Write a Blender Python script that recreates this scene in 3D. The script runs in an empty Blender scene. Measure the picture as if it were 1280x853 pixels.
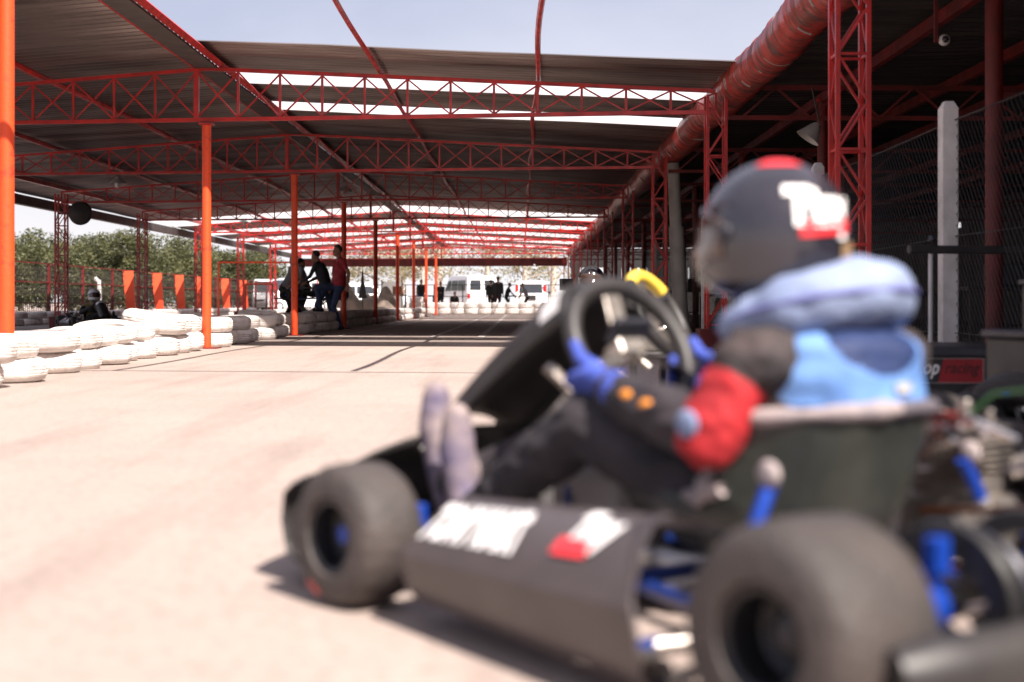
import bpy, math, random
import numpy as np
from mathutils import Vector, Matrix, Quaternion, noise as mnoise

random.seed(7)
SC = bpy.context.scene
COL = SC.collection
R = math.radians

# ------------------------------------------------------------------ camera, sky, sun, exposure
cam = bpy.data.cameras.new("camera")
camo = bpy.data.objects.new("camera", cam)
COL.objects.link(camo)
camo.location = (0, 0, 0.55)
camo.rotation_euler = (R(90), 0, 0)
cam.sensor_width = 36
cam.lens = 50
cam.shift_x = -10 / 1280
cam.shift_y = -47.5 / 1280
cam.clip_start = 0.05
cam.clip_end = 3000
cam.dof.use_dof = True
cam.dof.focus_distance = 17.0
cam.dof.aperture_fstop = 1.95
SC.camera = camo

SUN_TRAVEL = Vector((-0.48, 0.70, -1.0))
w = bpy.data.worlds.new("World")
SC.world = w
w.use_nodes = True
nt = w.node_tree
nt.nodes.clear()
wo = nt.nodes.new("ShaderNodeOutputWorld")
bg = nt.nodes.new("ShaderNodeBackground")
sky = nt.nodes.new("ShaderNodeTexSky")
sky.sky_type = 'NISHITA'
sky.sun_disc = False
ts = -SUN_TRAVEL.normalized()
sky.sun_elevation = math.asin(ts.z)
sky.sun_rotation = math.atan2(ts.x, ts.y)
sky.air_density = 1.0
sky.dust_density = 2.5
sky.ozone_density = 2.0
# thin high cloud
tc = nt.nodes.new("ShaderNodeTexCoord")
mp = nt.nodes.new("ShaderNodeMapping")
mp.inputs['Rotation'].default_value = (0, 0, R(-35))
mp.inputs['Scale'].default_value = (1.0, 3.2, 2.0)
nz = nt.nodes.new("ShaderNodeTexNoise")
nz.inputs['Scale'].default_value = 2.1
nz.inputs['Detail'].default_value = 6
nz.inputs['Roughness'].default_value = 0.5
rp = nt.nodes.new("ShaderNodeValToRGB")
rp.color_ramp.elements[0].position = 0.42
rp.color_ramp.elements[1].position = 0.72
rp.color_ramp.elements[0].color = (0.42, 0.42, 0.42, 1)
rp.color_ramp.elements[1].color = (0.95, 0.95, 0.95, 1)
mx = nt.nodes.new("ShaderNodeMix")
mx.data_type = 'RGBA'
mx.inputs['B'].default_value = (6.4, 6.5, 7.6, 1)
tint = nt.nodes.new("ShaderNodeMix")
tint.data_type = 'RGBA'
tint.blend_type = 'MULTIPLY'
tint.inputs['Factor'].default_value = 1.0
tint.inputs['B'].default_value = (1.22, 1.0, 1.02, 1)
L = nt.links.new
L(tc.outputs['Generated'], mp.inputs['Vector'])
L(mp.outputs['Vector'], nz.inputs['Vector'])
L(nz.outputs['Fac'], rp.inputs['Fac'])
L(sky.outputs['Color'], tint.inputs['A'])
L(tint.outputs['Result'], mx.inputs['A'])
L(rp.outputs['Color'], mx.inputs['Factor'])
# pale dusty band low on the horizon
sx_ = nt.nodes.new("ShaderNodeSeparateXYZ")
hz_ = nt.nodes.new("ShaderNodeMapRange")
hz_.interpolation_type = 'SMOOTHSTEP'
hz_.inputs['From Min'].default_value = -0.02
hz_.inputs['From Max'].default_value = 0.20
hz_.inputs['To Min'].default_value = 0.92
hz_.inputs['To Max'].default_value = 0.0
mh = nt.nodes.new("ShaderNodeMix")
mh.data_type = 'RGBA'
mh.inputs['B'].default_value = (8.6, 8.4, 8.6, 1)
L(tc.outputs['Generated'], sx_.inputs[0])
L(sx_.outputs['Z'], hz_.inputs['Value'])
L(hz_.outputs['Result'], mh.inputs['Factor'])
L(mx.outputs['Result'], mh.inputs['A'])
L(mh.outputs['Result'], bg.inputs['Color'])
bg.inputs['Strength'].default_value = 0.052
L(bg.outputs['Background'], wo.inputs['Surface'])

sl = bpy.data.lights.new("sun", 'SUN')
sl.energy = 5.0
sl.angle = R(0.53)
sl.color = (1.0, 0.91, 0.83)
so = bpy.data.objects.new("sun", sl)
COL.objects.link(so)
so.rotation_euler = SUN_TRAVEL.to_track_quat('-Z', 'Y').to_euler()
so.location = (5, -8, 12)

SC.view_settings.view_transform = 'Standard'
SC.view_settings.look = 'None'
SC.view_settings.gamma = 1.0
SC.view_settings.use_curve_mapping = False
SC.view_settings.exposure = 1.32
SC.cycles.max_bounces = 8
SC.cycles.diffuse_bounces = 4
SC.cycles.transparent_max_bounces = 12
SC.cycles.sample_clamp_indirect = 6

# ------------------------------------------------------------------ materials
def mat(name, col, rough=0.6, metal=0.0, var=0.25, scale=6.0, col2=None, bump=0.1, bscale=None, coat=0.0, stretch=(1, 1, 1), spec=None, detail=5, thr=(0.35, 0.7), world=False):
    m = bpy.data.materials.new(name)
    m.use_nodes = True
    t = m.node_tree
    b = t.nodes['Principled BSDF']
    b.inputs['Metallic'].default_value = metal
    b.inputs['Roughness'].default_value = rough
    b.inputs['Coat Weight'].default_value = coat
    b.inputs['Coat Roughness'].default_value = 0.15
    if spec is not None:
        b.inputs['Specular IOR Level'].default_value = spec
    c = t.nodes.new("ShaderNodeTexCoord")
    mpn = t.nodes.new("ShaderNodeMapping")
    mpn.inputs['Scale'].default_value = stretch
    if world:
        g = t.nodes.new("ShaderNodeNewGeometry")
        t.links.new(g.outputs['Position'], mpn.inputs['Vector'])
    else:
        t.links.new(c.outputs['Object'], mpn.inputs['Vector'])
    n = t.nodes.new("ShaderNodeTexNoise")
    n.inputs['Scale'].default_value = scale
    n.inputs['Detail'].default_value = detail
    t.links.new(mpn.outputs['Vector'], n.inputs['Vector'])
    r = t.nodes.new("ShaderNodeValToRGB")
    r.color_ramp.elements[0].position = thr[0]
    r.color_ramp.elements[1].position = thr[1]
    if col2 is None:
        col2 = tuple(max(0, x * (1 - var)) for x in col)
    r.color_ramp.elements[0].color = (*col2, 1)
    r.color_ramp.elements[1].color = (*col, 1)
    t.links.new(n.outputs['Fac'], r.inputs['Fac'])
    t.links.new(r.outputs['Color'], b.inputs['Base Color'])
    mr = t.nodes.new("ShaderNodeMapRange")
    mr.inputs['To Min'].default_value = min(1, rough + 0.12)
    mr.inputs['To Max'].default_value = max(0.03, rough - 0.12)
    t.links.new(n.outputs['Fac'], mr.inputs['Value'])
    t.links.new(mr.outputs['Result'], b.inputs['Roughness'])
    if bump:
        n2 = t.nodes.new("ShaderNodeTexNoise")
        n2.inputs['Scale'].default_value = bscale or scale * 5
        n2.inputs['Detail'].default_value = 4
        t.links.new(mpn.outputs['Vector'], n2.inputs['Vector'])
        bp = t.nodes.new("ShaderNodeBump")
        bp.inputs['Strength'].default_value = bump
        bp.inputs['Distance'].default_value = 0.01
        t.links.new(n2.outputs['Fac'], bp.inputs['Height'])
        t.links.new(bp.outputs['Normal'], b.inputs['Normal'])
    return m

M = {}
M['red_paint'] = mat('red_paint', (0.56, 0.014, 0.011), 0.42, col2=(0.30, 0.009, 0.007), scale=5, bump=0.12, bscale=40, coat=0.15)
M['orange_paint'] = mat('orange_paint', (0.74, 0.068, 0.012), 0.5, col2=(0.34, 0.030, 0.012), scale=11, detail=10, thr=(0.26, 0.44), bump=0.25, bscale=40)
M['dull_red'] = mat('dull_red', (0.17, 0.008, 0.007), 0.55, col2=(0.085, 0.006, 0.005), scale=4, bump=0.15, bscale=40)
M['roof_metal'] = mat('roof_metal', (0.42, 0.355, 0.33), 0.36, metal=0.78, col2=(0.13, 0.105, 0.10), scale=1.3, stretch=(0.35, 1.6, 1), bump=0.2, bscale=14, thr=(0.30, 0.70), detail=8)
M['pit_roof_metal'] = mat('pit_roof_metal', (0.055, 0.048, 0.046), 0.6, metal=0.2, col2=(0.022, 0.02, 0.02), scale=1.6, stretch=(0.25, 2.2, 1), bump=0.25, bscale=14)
M['gutter_metal'] = mat('gutter_metal', (0.08, 0.065, 0.06), 0.6, metal=0.3, scale=4)
M['duct'] = mat('duct', (0.42, 0.04, 0.028), 0.36, col2=(0.10, 0.03, 0.025), scale=5, stretch=(1, 2.5, 1), bump=0.4, bscale=16, thr=(0.36, 0.6))
M['grey_pipe'] = mat('grey_pipe', (0.42, 0.40, 0.37), 0.6, scale=3)
M['concrete_post'] = mat('concrete_post', (0.72, 0.70, 0.68), 0.9, scale=6, bump=0.4, bscale=50, col2=(0.50, 0.48, 0.46))
M['wire'] = mat('wire', (0.075, 0.07, 0.07), 0.45, metal=0.8, bump=0)
M['dark_wire'] = mat('dark_wire', (0.05, 0.045, 0.04), 0.6, metal=0.3, bump=0)
M['black_plastic'] = mat('black_plastic', (0.018, 0.016, 0.018), 0.5, scale=10, col2=(0.028, 0.025, 0.024), bump=0.05)
M['pod_plastic'] = mat('pod_plastic', (0.064, 0.050, 0.049), 0.42, scale=7, col2=(0.045, 0.035, 0.035), bump=0.06, coat=0.1)
M['rubber'] = mat('rubber', (0.062, 0.048, 0.044), 0.68, scale=9, col2=(0.036, 0.030, 0.028), bump=0.5, bscale=60)
M['disc_rubber'] = mat('disc_rubber', (0.02, 0.019, 0.019), 0.4, scale=9)
M['rim_dark'] = mat('rim_dark', (0.03, 0.03, 0.034), 0.35, metal=0.5, scale=8)
M['chrome'] = mat('chrome', (0.75, 0.73, 0.70), 0.18, metal=1.0, scale=8, bump=0.02)
M['alloy'] = mat('alloy', (0.62, 0.58, 0.54), 0.38, metal=0.9, scale=14, col2=(0.32, 0.28, 0.25), bump=0.2)
M['blue_anodised'] = mat('blue_anodised', (0.010, 0.058, 0.40), 0.35, metal=0.3, scale=8, bump=0.02)
M['blue_frame'] = mat('blue_frame', (0.010, 0.035, 0.20), 0.3, scale=8, coat=0.4)
M['seat_shell'] = mat('seat_shell', (0.040, 0.044, 0.037), 0.4, scale=12, col2=(0.022, 0.025, 0.021), bump=0.15, bscale=90, coat=0.15)
M['seat_foam'] = mat('seat_foam', (0.34, 0.28, 0.27), 0.7, scale=18, col2=(0.22, 0.19, 0.2), bump=0.8, bscale=30)
M['seat_trim'] = mat('seat_trim', (0.12, 0.105, 0.125), 0.6, scale=18, bump=0.3)
M['white_sticker'] = mat('white_sticker', (0.86, 0.84, 0.83), 0.4, scale=12, var=0.06, bump=0)
M['red_sticker'] = mat('red_sticker', (0.75, 0.035, 0.045), 0.4, scale=12, var=0.1, bump=0)
M['sidewall_red'] = mat('sidewall_red', (0.36, 0.06, 0.05), 0.6, scale=12, var=0.1, bump=0)
M['yellow_grip'] = mat('yellow_grip', (0.80, 0.56, 0.07), 0.5, scale=12, var=0.1)
M['suit'] = mat('suit', (0.034, 0.026, 0.030), 0.82, scale=9, col2=(0.014, 0.012, 0.016), bump=1.0, bscale=16)
M['suit_grey'] = mat('suit_grey', (0.060, 0.042, 0.040), 0.85, scale=14, col2=(0.022, 0.018, 0.020), bump=1.0, bscale=22)
M['suit_red'] = mat('suit_red', (0.46, 0.012, 0.018), 0.8, scale=9, col2=(0.24, 0.006, 0.010), bump=1.0, bscale=18)
M['glove_blue'] = mat('glove_blue', (0.060, 0.10, 0.46), 0.85, scale=18, col2=(0.03, 0.055, 0.28), bump=0.6, bscale=70)
M['shoe'] = mat('shoe', (0.25, 0.195, 0.18), 0.75, scale=11, col2=(0.085, 0.07, 0.13), bump=0.3)
M['orange_patch'] = mat('orange_patch', (0.85, 0.30, 0.03), 0.6, scale=12, var=0.1)
M['helmet_black'] = mat('helmet_black', (0.014, 0.014, 0.022), 0.2, scale=4, coat=0.7, bump=0.0, col2=(0.03, 0.026, 0.034))
M['visor'] = mat('visor', (0.09, 0.055, 0.045), 0.16, metal=0.35, scale=3, coat=0.8, bump=0)
M['tan_strap'] = mat('tan_strap', (0.30, 0.19, 0.10), 0.6, scale=20)
M['brace_blue'] = mat('brace_blue', (0.24, 0.295, 0.44), 0.9, scale=9, col2=(0.165, 0.21, 0.34), bump=0.5, bscale=25)
M['brace_seam'] = mat('brace_seam', (0.16, 0.17, 0.42), 0.7, scale=20)
M['vest_blue'] = mat('vest_blue', (0.13, 0.26, 0.54), 0.7, scale=9, col2=(0.08, 0.18, 0.44), bump=0.8, bscale=16)
M['vest_navy'] = mat('vest_navy', (0.006, 0.022, 0.095), 0.7, scale=12, bump=0.4)
M['skin'] = mat('skin', (0.42, 0.22, 0.15), 0.6, scale=14, var=0.15)
M['hair'] = mat('hair', (0.025, 0.018, 0.014), 0.6, scale=20)
M['denim'] = mat('denim', (0.055, 0.085, 0.17), 0.85, scale=8, col2=(0.035, 0.05, 0.11), bump=0.6, bscale=30)
M['shirt_red'] = mat('shirt_red', (0.60, 0.05, 0.075), 0.8, scale=8, col2=(0.28, 0.022, 0.035), bump=0.6, bscale=20)
M['shirt_dark'] = mat('shirt_dark', (0.045, 0.052, 0.065), 0.8, scale=8, bump=0.6, bscale=20)
M['shirt_grey'] = mat('shirt_grey', (0.30, 0.28, 0.29), 0.8, scale=8, bump=0.6, bscale=20)
M['shirt_pale'] = mat('shirt_pale', (0.5, 0.48, 0.45), 0.8, scale=8, bump=0.6, bscale=20)
M['cloth_black'] = mat('cloth_black', (0.02, 0.02, 0.022), 0.85, scale=8, bump=0.6, bscale=20)
M['trousers_dark'] = mat('trousers_dark', (0.025, 0.022, 0.024), 0.85, scale=8, bump=0.6, bscale=20)
M['shirt_tan'] = mat('shirt_tan', (0.30, 0.24, 0.12), 0.8, scale=8, bump=0.4)
M['white_helmet'] = mat('white_helmet', (0.75, 0.76, 0.80), 0.25, scale=4, var=0.05, coat=0.5, bump=0)
M['car_white'] = mat('car_white', (0.82, 0.82, 0.82), 0.3, scale=3, var=0.07, coat=0.6, bump=0)
M['glass_dark'] = mat('glass_dark', (0.03, 0.035, 0.04), 0.08, scale=3, bump=0, coat=0.5)
M['lamp_red'] = mat('lamp_red', (0.6, 0.02, 0.02), 0.2, scale=5, bump=0)
M['lamp_clear'] = mat('lamp_clear', (0.5, 0.52, 0.55), 0.15, scale=5, bump=0)
M['enamel'] = mat('enamel', (0.55, 0.55, 0.56), 0.35, scale=6)
M['bulb'] = mat('bulb', (0.8, 0.8, 0.8), 0.1, scale=6, bump=0)
M['bark'] = mat('bark', (0.16, 0.12, 0.09), 0.9, scale=6, bump=0.8, bscale=20, stretch=(1, 1, 0.3))
M['pale_bark'] = mat('pale_bark', (0.52, 0.45, 0.38), 0.85, scale=3, bump=0.6, stretch=(1, 1, 0.3))
M['tarp'] = mat('tarp', (0.26, 0.20, 0.16), 0.8, scale=3, col2=(0.12, 0.10, 0.08), bump=0.8, bscale=8)
M['sheet_grey'] = mat('sheet_grey', (0.30, 0.28, 0.27), 0.7, scale=2)
M['timber'] = mat('timber', (0.34, 0.15, 0.09), 0.8, scale=5)
M['banner'] = mat('banner', (0.82, 0.10, 0.03), 0.6, scale=3, col2=(0.70, 0.07, 0.025), bump=0.3, bscale=8)
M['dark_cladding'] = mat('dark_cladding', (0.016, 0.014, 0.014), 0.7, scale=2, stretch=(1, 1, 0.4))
M['line_paint'] = mat('line_paint', (0.62, 0.56, 0.52), 0.8, scale=3, col2=(0.30, 0.25, 0.23), thr=(0.38, 0.55), bump=0.2, world=True)
M['orange_cord'] = mat('green_hose', (0.02, 0.07, 0.018), 0.5, scale=9)
M['copper'] = mat('copper', (0.20, 0.07, 0.035), 0.4, metal=0.7, scale=9)
M['gunmetal'] = mat('gunmetal', (0.05, 0.05, 0.06), 0.4, metal=0.6, scale=9)

def leaf_mat(name, c1, c2, tr=0.35):
    m = bpy.data.materials.new(name)
    m.use_nodes = True
    t = m.node_tree
    b = t.nodes['Principled BSDF']
    b.inputs['Roughness'].default_value = 0.6
    g = t.nodes.new("ShaderNodeTexCoord")
    n = t.nodes.new("ShaderNodeTexNoise")
    n.inputs['Scale'].default_value = 0.9
    n.inputs['Detail'].default_value = 6
    n.inputs['Roughness'].default_value = 0.7
    r = t.nodes.new("ShaderNodeValToRGB")
    r.color_ramp.elements[0].position = 0.38
    r.color_ramp.elements[1].position = 0.64
    r.color_ramp.elements[0].color = (*c2, 1)
    r.color_ramp.elements[1].color = (*c1, 1)
    t.links.new(g.outputs['Object'], n.inputs['Vector'])
    t.links.new(n.outputs['Fac'], r.inputs['Fac'])
    t.links.new(r.outputs['Color'], b.inputs['Base Color'])
    tl = t.nodes.new("ShaderNodeBsdfTranslucent")
    t.links.new(r.outputs['Color'], tl.inputs['Color'])
    ms = t.nodes.new("ShaderNodeMixShader")
    ms.inputs['Fac'].default_value = tr
    t.links.new(b.outputs['BSDF'], ms.inputs[1])
    t.links.new(tl.outputs['BSDF'], ms.inputs[2])
    t.links.new(ms.outputs['Shader'], t.nodes['Material Output'].inputs['Surface'])
    return m
M['leaf_olive'] = leaf_mat('leaf_olive', (0.135, 0.140, 0.055), (0.045, 0.052, 0.022))
M['leaf_pale'] = leaf_mat('leaf_pale', (0.36, 0.32, 0.18), (0.22, 0.20, 0.12), 0.5)

def fibreglass():
    m = bpy.data.materials.new('translucent_sheet')
    m.use_nodes = True
    t = m.node_tree
    t.nodes.remove(t.nodes['Principled BSDF'])
    tr = t.nodes.new("ShaderNodeBsdfTransparent")
    tr.inputs['Color'].default_value = (0.93, 0.94, 0.96, 1)
    tl = t.nodes.new("ShaderNodeBsdfTranslucent")
    tl.inputs['Color'].default_value = (0.88, 0.86, 0.84, 1)
    g = t.nodes.new("ShaderNodeTexCoord")
    mpn = t.nodes.new("ShaderNodeMapping")
    mpn.inputs['Scale'].default_value = (0.3, 3, 1)
    n = t.nodes.new("ShaderNodeTexNoise")
    n.inputs['Scale'].default_value = 2
    n.inputs['Detail'].default_value = 5
    mr = t.nodes.new("ShaderNodeMapRange")
    mr.inputs['To Min'].default_value = 0.12
    mr.inputs['To Max'].default_value = 0.55
    t.links.new(g.outputs['Object'], mpn.inputs['Vector'])
    t.links.new(mpn.outputs['Vector'], n.inputs['Vector'])
    t.links.new(n.outputs['Fac'], mr.inputs['Value'])
    ms = t.nodes.new("ShaderNodeMixShader")
    t.links.new(mr.outputs['Result'], ms.inputs['Fac'])
    t.links.new(tr.outputs['BSDF'], ms.inputs[1])
    t.links.new(tl.outputs['BSDF'], ms.inputs[2])
    t.links.new(ms.outputs['Shader'], t.nodes['Material Output'].inputs['Surface'])
    return m
M['fibreglass'] = fibreglass()

def tyre_white():
    m = bpy.data.materials.new('white_painted_rubber')
    m.use_nodes = True
    t = m.node_tree
    b = t.nodes['Principled BSDF']
    b.inputs['Roughness'].default_value = 0.7
    c = t.nodes.new("ShaderNodeTexCoord")
    oi = t.nodes.new("ShaderNodeObjectInfo")
    ad = t.nodes.new("ShaderNodeVectorMath")
    ad.operation = 'ADD'
    sc = t.nodes.new("ShaderNodeVectorMath")
    sc.operation = 'SCALE'
    sc.inputs['Scale'].default_value = 3.7
    t.links.new(oi.outputs['Location'], sc.inputs[0])
    t.links.new(c.outputs['Object'], ad.inputs[0])
    t.links.new(sc.outputs[0], ad.inputs[1])
    n = t.nodes.new("ShaderNodeTexNoise")
    n.inputs['Scale'].default_value = 7
    n.inputs['Detail'].default_value = 8
    n.inputs['Roughness'].default_value = 0.65
    t.links.new(ad.outputs[0], n.inputs['Vector'])
    r = t.nodes.new("ShaderNodeValToRGB")
    e = r.color_ramp.elements
    e[0].position = 0.26
    e[0].color = (0.20, 0.17, 0.15, 1)
    e[1].position = 0.50
    e[1].color = (0.66, 0.61, 0.575, 1)
    x = e.new(0.36)
    x.color = (0.48, 0.42, 0.38, 1)
    t.links.new(n.outputs['Fac'], r.inputs['Fac'])
    t.links.new(r.outputs['Color'], b.inputs['Base Color'])
    n2 = t.nodes.new("ShaderNodeTexNoise")
    n2.inputs['Scale'].default_value = 40
    t.links.new(ad.outputs[0], n2.inputs['Vector'])
    bp = t.nodes.new("ShaderNodeBump")
    bp.inputs['Strength'].default_value = 0.4
    bp.inputs['Distance'].default_value = 0.01
    t.links.new(n2.outputs['Fac'], bp.inputs['Height'])
    t.links.new(bp.outputs['Normal'], b.inputs['Normal'])
    return m
M['tyre_white'] = tyre_white()

def ground_mat():
    m = bpy.data.materials.new('worn_concrete')
    m.use_nodes = True
    t = m.node_tree
    b = t.nodes['Principled BSDF']
    g = t.nodes.new("ShaderNodeNewGeometry")
    def noise(scale, det=6, ro=0.6, st=(1, 1, 1)):
        mm = t.nodes.new("ShaderNodeMapping")
        mm.inputs['Scale'].default_value = st
        t.links.new(g.outputs['Position'], mm.inputs['Vector'])
        n = t.nodes.new("ShaderNodeTexNoise")
        n.inputs['Scale'].default_value = scale
        n.inputs['Detail'].default_value = det
        n.inputs['Roughness'].default_value = ro
        t.links.new(mm.outputs['Vector'], n.inputs['Vector'])
        return n
    a = noise(0.42, 10, 0.72)
    f = noise(26, 10, 0.85)
    k = noise(1.2, 6, 0.6, (2.4, 0.18, 1))
    r = t.nodes.new("ShaderNodeValToRGB")
    r.color_ramp.elements[0].position = 0.3
    r.color_ramp.elements[0].color = (0.300, 0.240, 0.212, 1)
    r.color_ramp.elements[1].position = 0.68
    r.color_ramp.elements[1].color = (0.375, 0.306, 0.270, 1)
    t.links.new(a.outputs['Fac'], r.inputs['Fac'])
    r2 = t.nodes.new("ShaderNodeValToRGB")
    r2.color_ramp.elements[0].position = 0.40
    r2.color_ramp.elements[0].color = (0.74, 0.72, 0.70, 1)
    r2.color_ramp.elements[1].position = 0.52
    r2.color_ramp.elements[1].color = (1, 1, 1, 1)
    t.links.new(f.outputs['Fac'], r2.inputs['Fac'])
    mm = t.nodes.new("ShaderNodeMix")
    mm.data_type = 'RGBA'
    mm.blend_type = 'MULTIPLY'
    mm.inputs['Factor'].default_value = 1
    t.links.new(r.outputs['Color'], mm.inputs['A'])
    t.links.new(r2.outputs['Color'], mm.inputs['B'])
    r3 = t.nodes.new("ShaderNodeValToRGB")
    r3.color_ramp.elements[0].position = 0.34
    r3.color_ramp.elements[0].color = (0.74, 0.72, 0.72, 1)
    r3.color_ramp.elements[1].position = 0.5
    r3.color_ramp.elements[1].color = (1, 1, 1, 1)
    t.links.new(k.outputs['Fac'], r3.inputs['Fac'])
    m2 = t.nodes.new("ShaderNodeMix")
    m2.data_type = 'RGBA'
    m2.blend_type = 'MULTIPLY'
    m2.inputs['Factor'].default_value = 0.7
    t.links.new(mm.outputs['Result'], m2.inputs['A'])
    t.links.new(r3.outputs['Color'], m2.inputs['B'])
    t.links.new(m2.outputs['Result'], b.inputs['Base Color'])
    b.inputs['Roughness'].default_value = 0.85
    n2 = noise(55, 5)
    bp = t.nodes.new("ShaderNodeBump")
    bp.inputs['Strength'].default_value = 0.6
    bp.inputs['Distance'].default_value = 0.008
    t.links.new(n2.outputs['Fac'], bp.inputs['Height'])
    t.links.new(bp.outputs['Normal'], b.inputs['Normal'])
    return m
M['ground'] = ground_mat()

# ------------------------------------------------------------------ mesh builder
def frame_from(dirv, up=Vector((0, 0, 1))):
    z = Vector(dirv).normalized()
    if abs(z.dot(up)) > 0.97:
        up = Vector((1, 0, 0))
    x = up.cross(z).normalized()
    y = z.cross(x)
    return x, y, z

class MB:
    def __init__(self):
        self.v = []
        self.f = []
        self.m = []
    def add(self, vs, fs, mi=0):
        o = len(self.v)
        self.v += [tuple(p) for p in vs]
        self.f += [tuple(o + i for i in q) for q in fs]
        self.m += [mi] * len(fs)
        return self
    def box(self, c, s, rz=0, mi=0, rot=None):
        c = Vector(c)
        hx, hy, hz = s[0] / 2, s[1] / 2, s[2] / 2
        q = rot if rot is not None else Matrix.Rotation(rz, 3, 'Z')
        vs = [c + q @ Vector((x * hx, y * hy, z * hz)) for x in (-1, 1) for y in (-1, 1) for z in (-1, 1)]
        return self.add(vs, [(0, 1, 3, 2), (4, 6, 7, 5), (0, 4, 5, 1), (2, 3, 7, 6), (0, 2, 6, 4), (1, 5, 7, 3)], mi)
    def bar(self, p, q, wd, ht=None, mi=0):
        p, q = Vector(p), Vector(q)
        ht = ht or wd
        x, y, z = frame_from(q - p)
        vs = []
        for e in (p, q):
            for a, b in ((-1, -1), (1, -1), (1, 1), (-1, 1)):
                vs.append(e + x * (a * wd / 2) + y * (b * ht / 2))
        return self.add(vs, [(0, 3, 2, 1), (4, 5, 6, 7), (0, 1, 5, 4), (1, 2, 6, 5), (2, 3, 7, 6), (3, 0, 4, 7)], mi)
    def tube(self, pts, r, seg=10, closed=False, mi=0, flat=1.0, up=Vector((0, 0, 1)), round_ends=False):
        pts = [Vector(p) for p in pts]
        rs = list(r) if hasattr(r, '__len__') else [r] * len(pts)
        if round_ends and not closed:
            d0 = (pts[0] - pts[1]).normalized()
            d1 = (pts[-1] - pts[-2]).normalized()
            pts = [pts[0] + d0 * rs[0] * 0.95, pts[0] + d0 * rs[0] * 0.6] + pts + [pts[-1] + d1 * rs[-1] * 0.6, pts[-1] + d1 * rs[-1] * 0.95]
            rs = [rs[0] * 0.25, rs[0] * 0.8] + rs + [rs[-1] * 0.8, rs[-1] * 0.25]
        n = len(pts)
        vs = []
        x = None
        for i in range(n):
            a = pts[(i - 1) % n] if (closed or i > 0) else pts[i]
            b = pts[(i + 1) % n] if (closed or i < n - 1) else pts[i]
            t = (b - a).normalized()
            if x is None:
                x, y, _ = frame_from(t, up)
            else:
                x = (x - t * x.dot(t)).normalized()
                y = t.cross(x)
            for k in range(seg):
                an = 2 * math.pi * k / seg
                vs.append(pts[i] + x * (math.cos(an) * rs[i]) + y * (math.sin(an) * rs[i] * flat))
        fs = []
        for i in range(n if closed else n - 1):
            j = (i + 1) % n
            for k in range(seg):
                k2 = (k + 1) % seg
                fs.append((i * seg + k, i * seg + k2, j * seg + k2, j * seg + k))
        if not closed:
            fs.append(tuple(reversed(range(seg))))
            fs.append(tuple((n - 1) * seg + k for k in range(seg)))
        return self.add(vs, fs, mi)
    def lathe(self, prof, seg=32, mtx=None, mi=0, closed=False):
        mtx = mtx or Matrix.Identity(4)
        n = len(prof)
        vs = []
        for (r, z) in prof:
            for k in range(seg):
                a = 2 * math.pi * k / seg
                vs.append(mtx @ Vector((r * math.cos(a), r * math.sin(a), z)))
        fs = []
        for i in range(n if closed else n - 1):
            j = (i + 1) % n
            for k in range(seg):
                k2 = (k + 1) % seg
                fs.append((i * seg + k, i * seg + k2, j * seg + k2, j * seg + k))
        if not closed:
            fs.append(tuple(reversed(range(seg))))
            fs.append(tuple((n - 1) * seg + k for k in range(seg)))
        return self.add(vs, fs, mi)
    def grid(self, fn, nu, nv, mi=0):
        vs = [fn(i / nu, j / nv) for i in range(nu + 1) for j in range(nv + 1)]
        fs = [(i * (nv + 1) + j, (i + 1) * (nv + 1) + j, (i + 1) * (nv + 1) + j + 1, i * (nv + 1) + j + 1) for i in range(nu) for j in range(nv)]
        return self.add(vs, fs, mi)
    def ball(self, c, r, seg=20, rings=12, mi=0, mtx=None):
        rx, ry, rz = r if hasattr(r, '__len__') else (r, r, r)
        c = Vector(c)
        vs = []
        for i in range(1, rings):
            t = math.pi * i / rings
            for k in range(seg):
                a = 2 * math.pi * k / seg
                p = Vector((rx * math.sin(t) * math.cos(a), ry * math.sin(t) * math.sin(a), rz * math.cos(t)))
                vs.append(c + (mtx @ p if mtx else p))
        top = Vector((0, 0, rz))
        vs += [c + (mtx @ top if mtx else top), c - (mtx @ top if mtx else top)]
        fs = []
        for i in range(rings - 2):
            for k in range(seg):
                k2 = (k + 1) % seg
                fs.append((i * seg + k, (i + 1) * seg + k, (i + 1) * seg + k2, i * seg + k2))
        T, Bm = len(vs) - 2, len(vs) - 1
        for k in range(seg):
            k2 = (k + 1) % seg
            fs.append((T, k, k2))
            fs.append((Bm, (rings - 2) * seg + k2, (rings - 2) * seg + k))
        return self.add(vs, fs, mi)
    def prism(self, poly, y0, y1, mi=0, axis='y'):
        n = len(poly)
        if axis == 'y':
            vs = [(x, y0, z) for x, z in poly] + [(x, y1, z) for x, z in poly]
        elif axis == 'z':
            vs = [(x, y, y0) for x, y in poly] + [(x, y, y1) for x, y in poly]
        else:
            vs = [(y0, x, z) for x, z in poly] + [(y1, x, z) for x, z in poly]
        fs = [tuple(range(n)), tuple(reversed(range(n, 2 * n)))]
        fs += [(i, i + n, (i + 1) % n + n, (i + 1) % n) for i in range(n)]
        return self.add(vs, fs, mi)
    def build(self, name, mats, parent=None, smooth=False, bevel=0, solid=0, angle=40):
        me = bpy.data.meshes.new(name)
        me.from_pydata(self.v, [], self.f)
        if not isinstance(mats, (list, tuple)):
            mats = [mats]
        for q in mats:
            me.materials.append(M[q] if isinstance(q, str) else q)
        if len(mats) > 1:
            me.polygons.foreach_set('material_index', self.m)
        me.validate()
        import bmesh
        bm = bmesh.new()
        bm.from_mesh(me)
        bmesh.ops.recalc_face_normals(bm, faces=bm.faces)
        if smooth:
            for fc in bm.faces:
                fc.smooth = True
            for e in bm.edges:
                if len(e.link_faces) == 2 and e.calc_face_angle(0) > R(angle):
                    e.smooth = False
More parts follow.
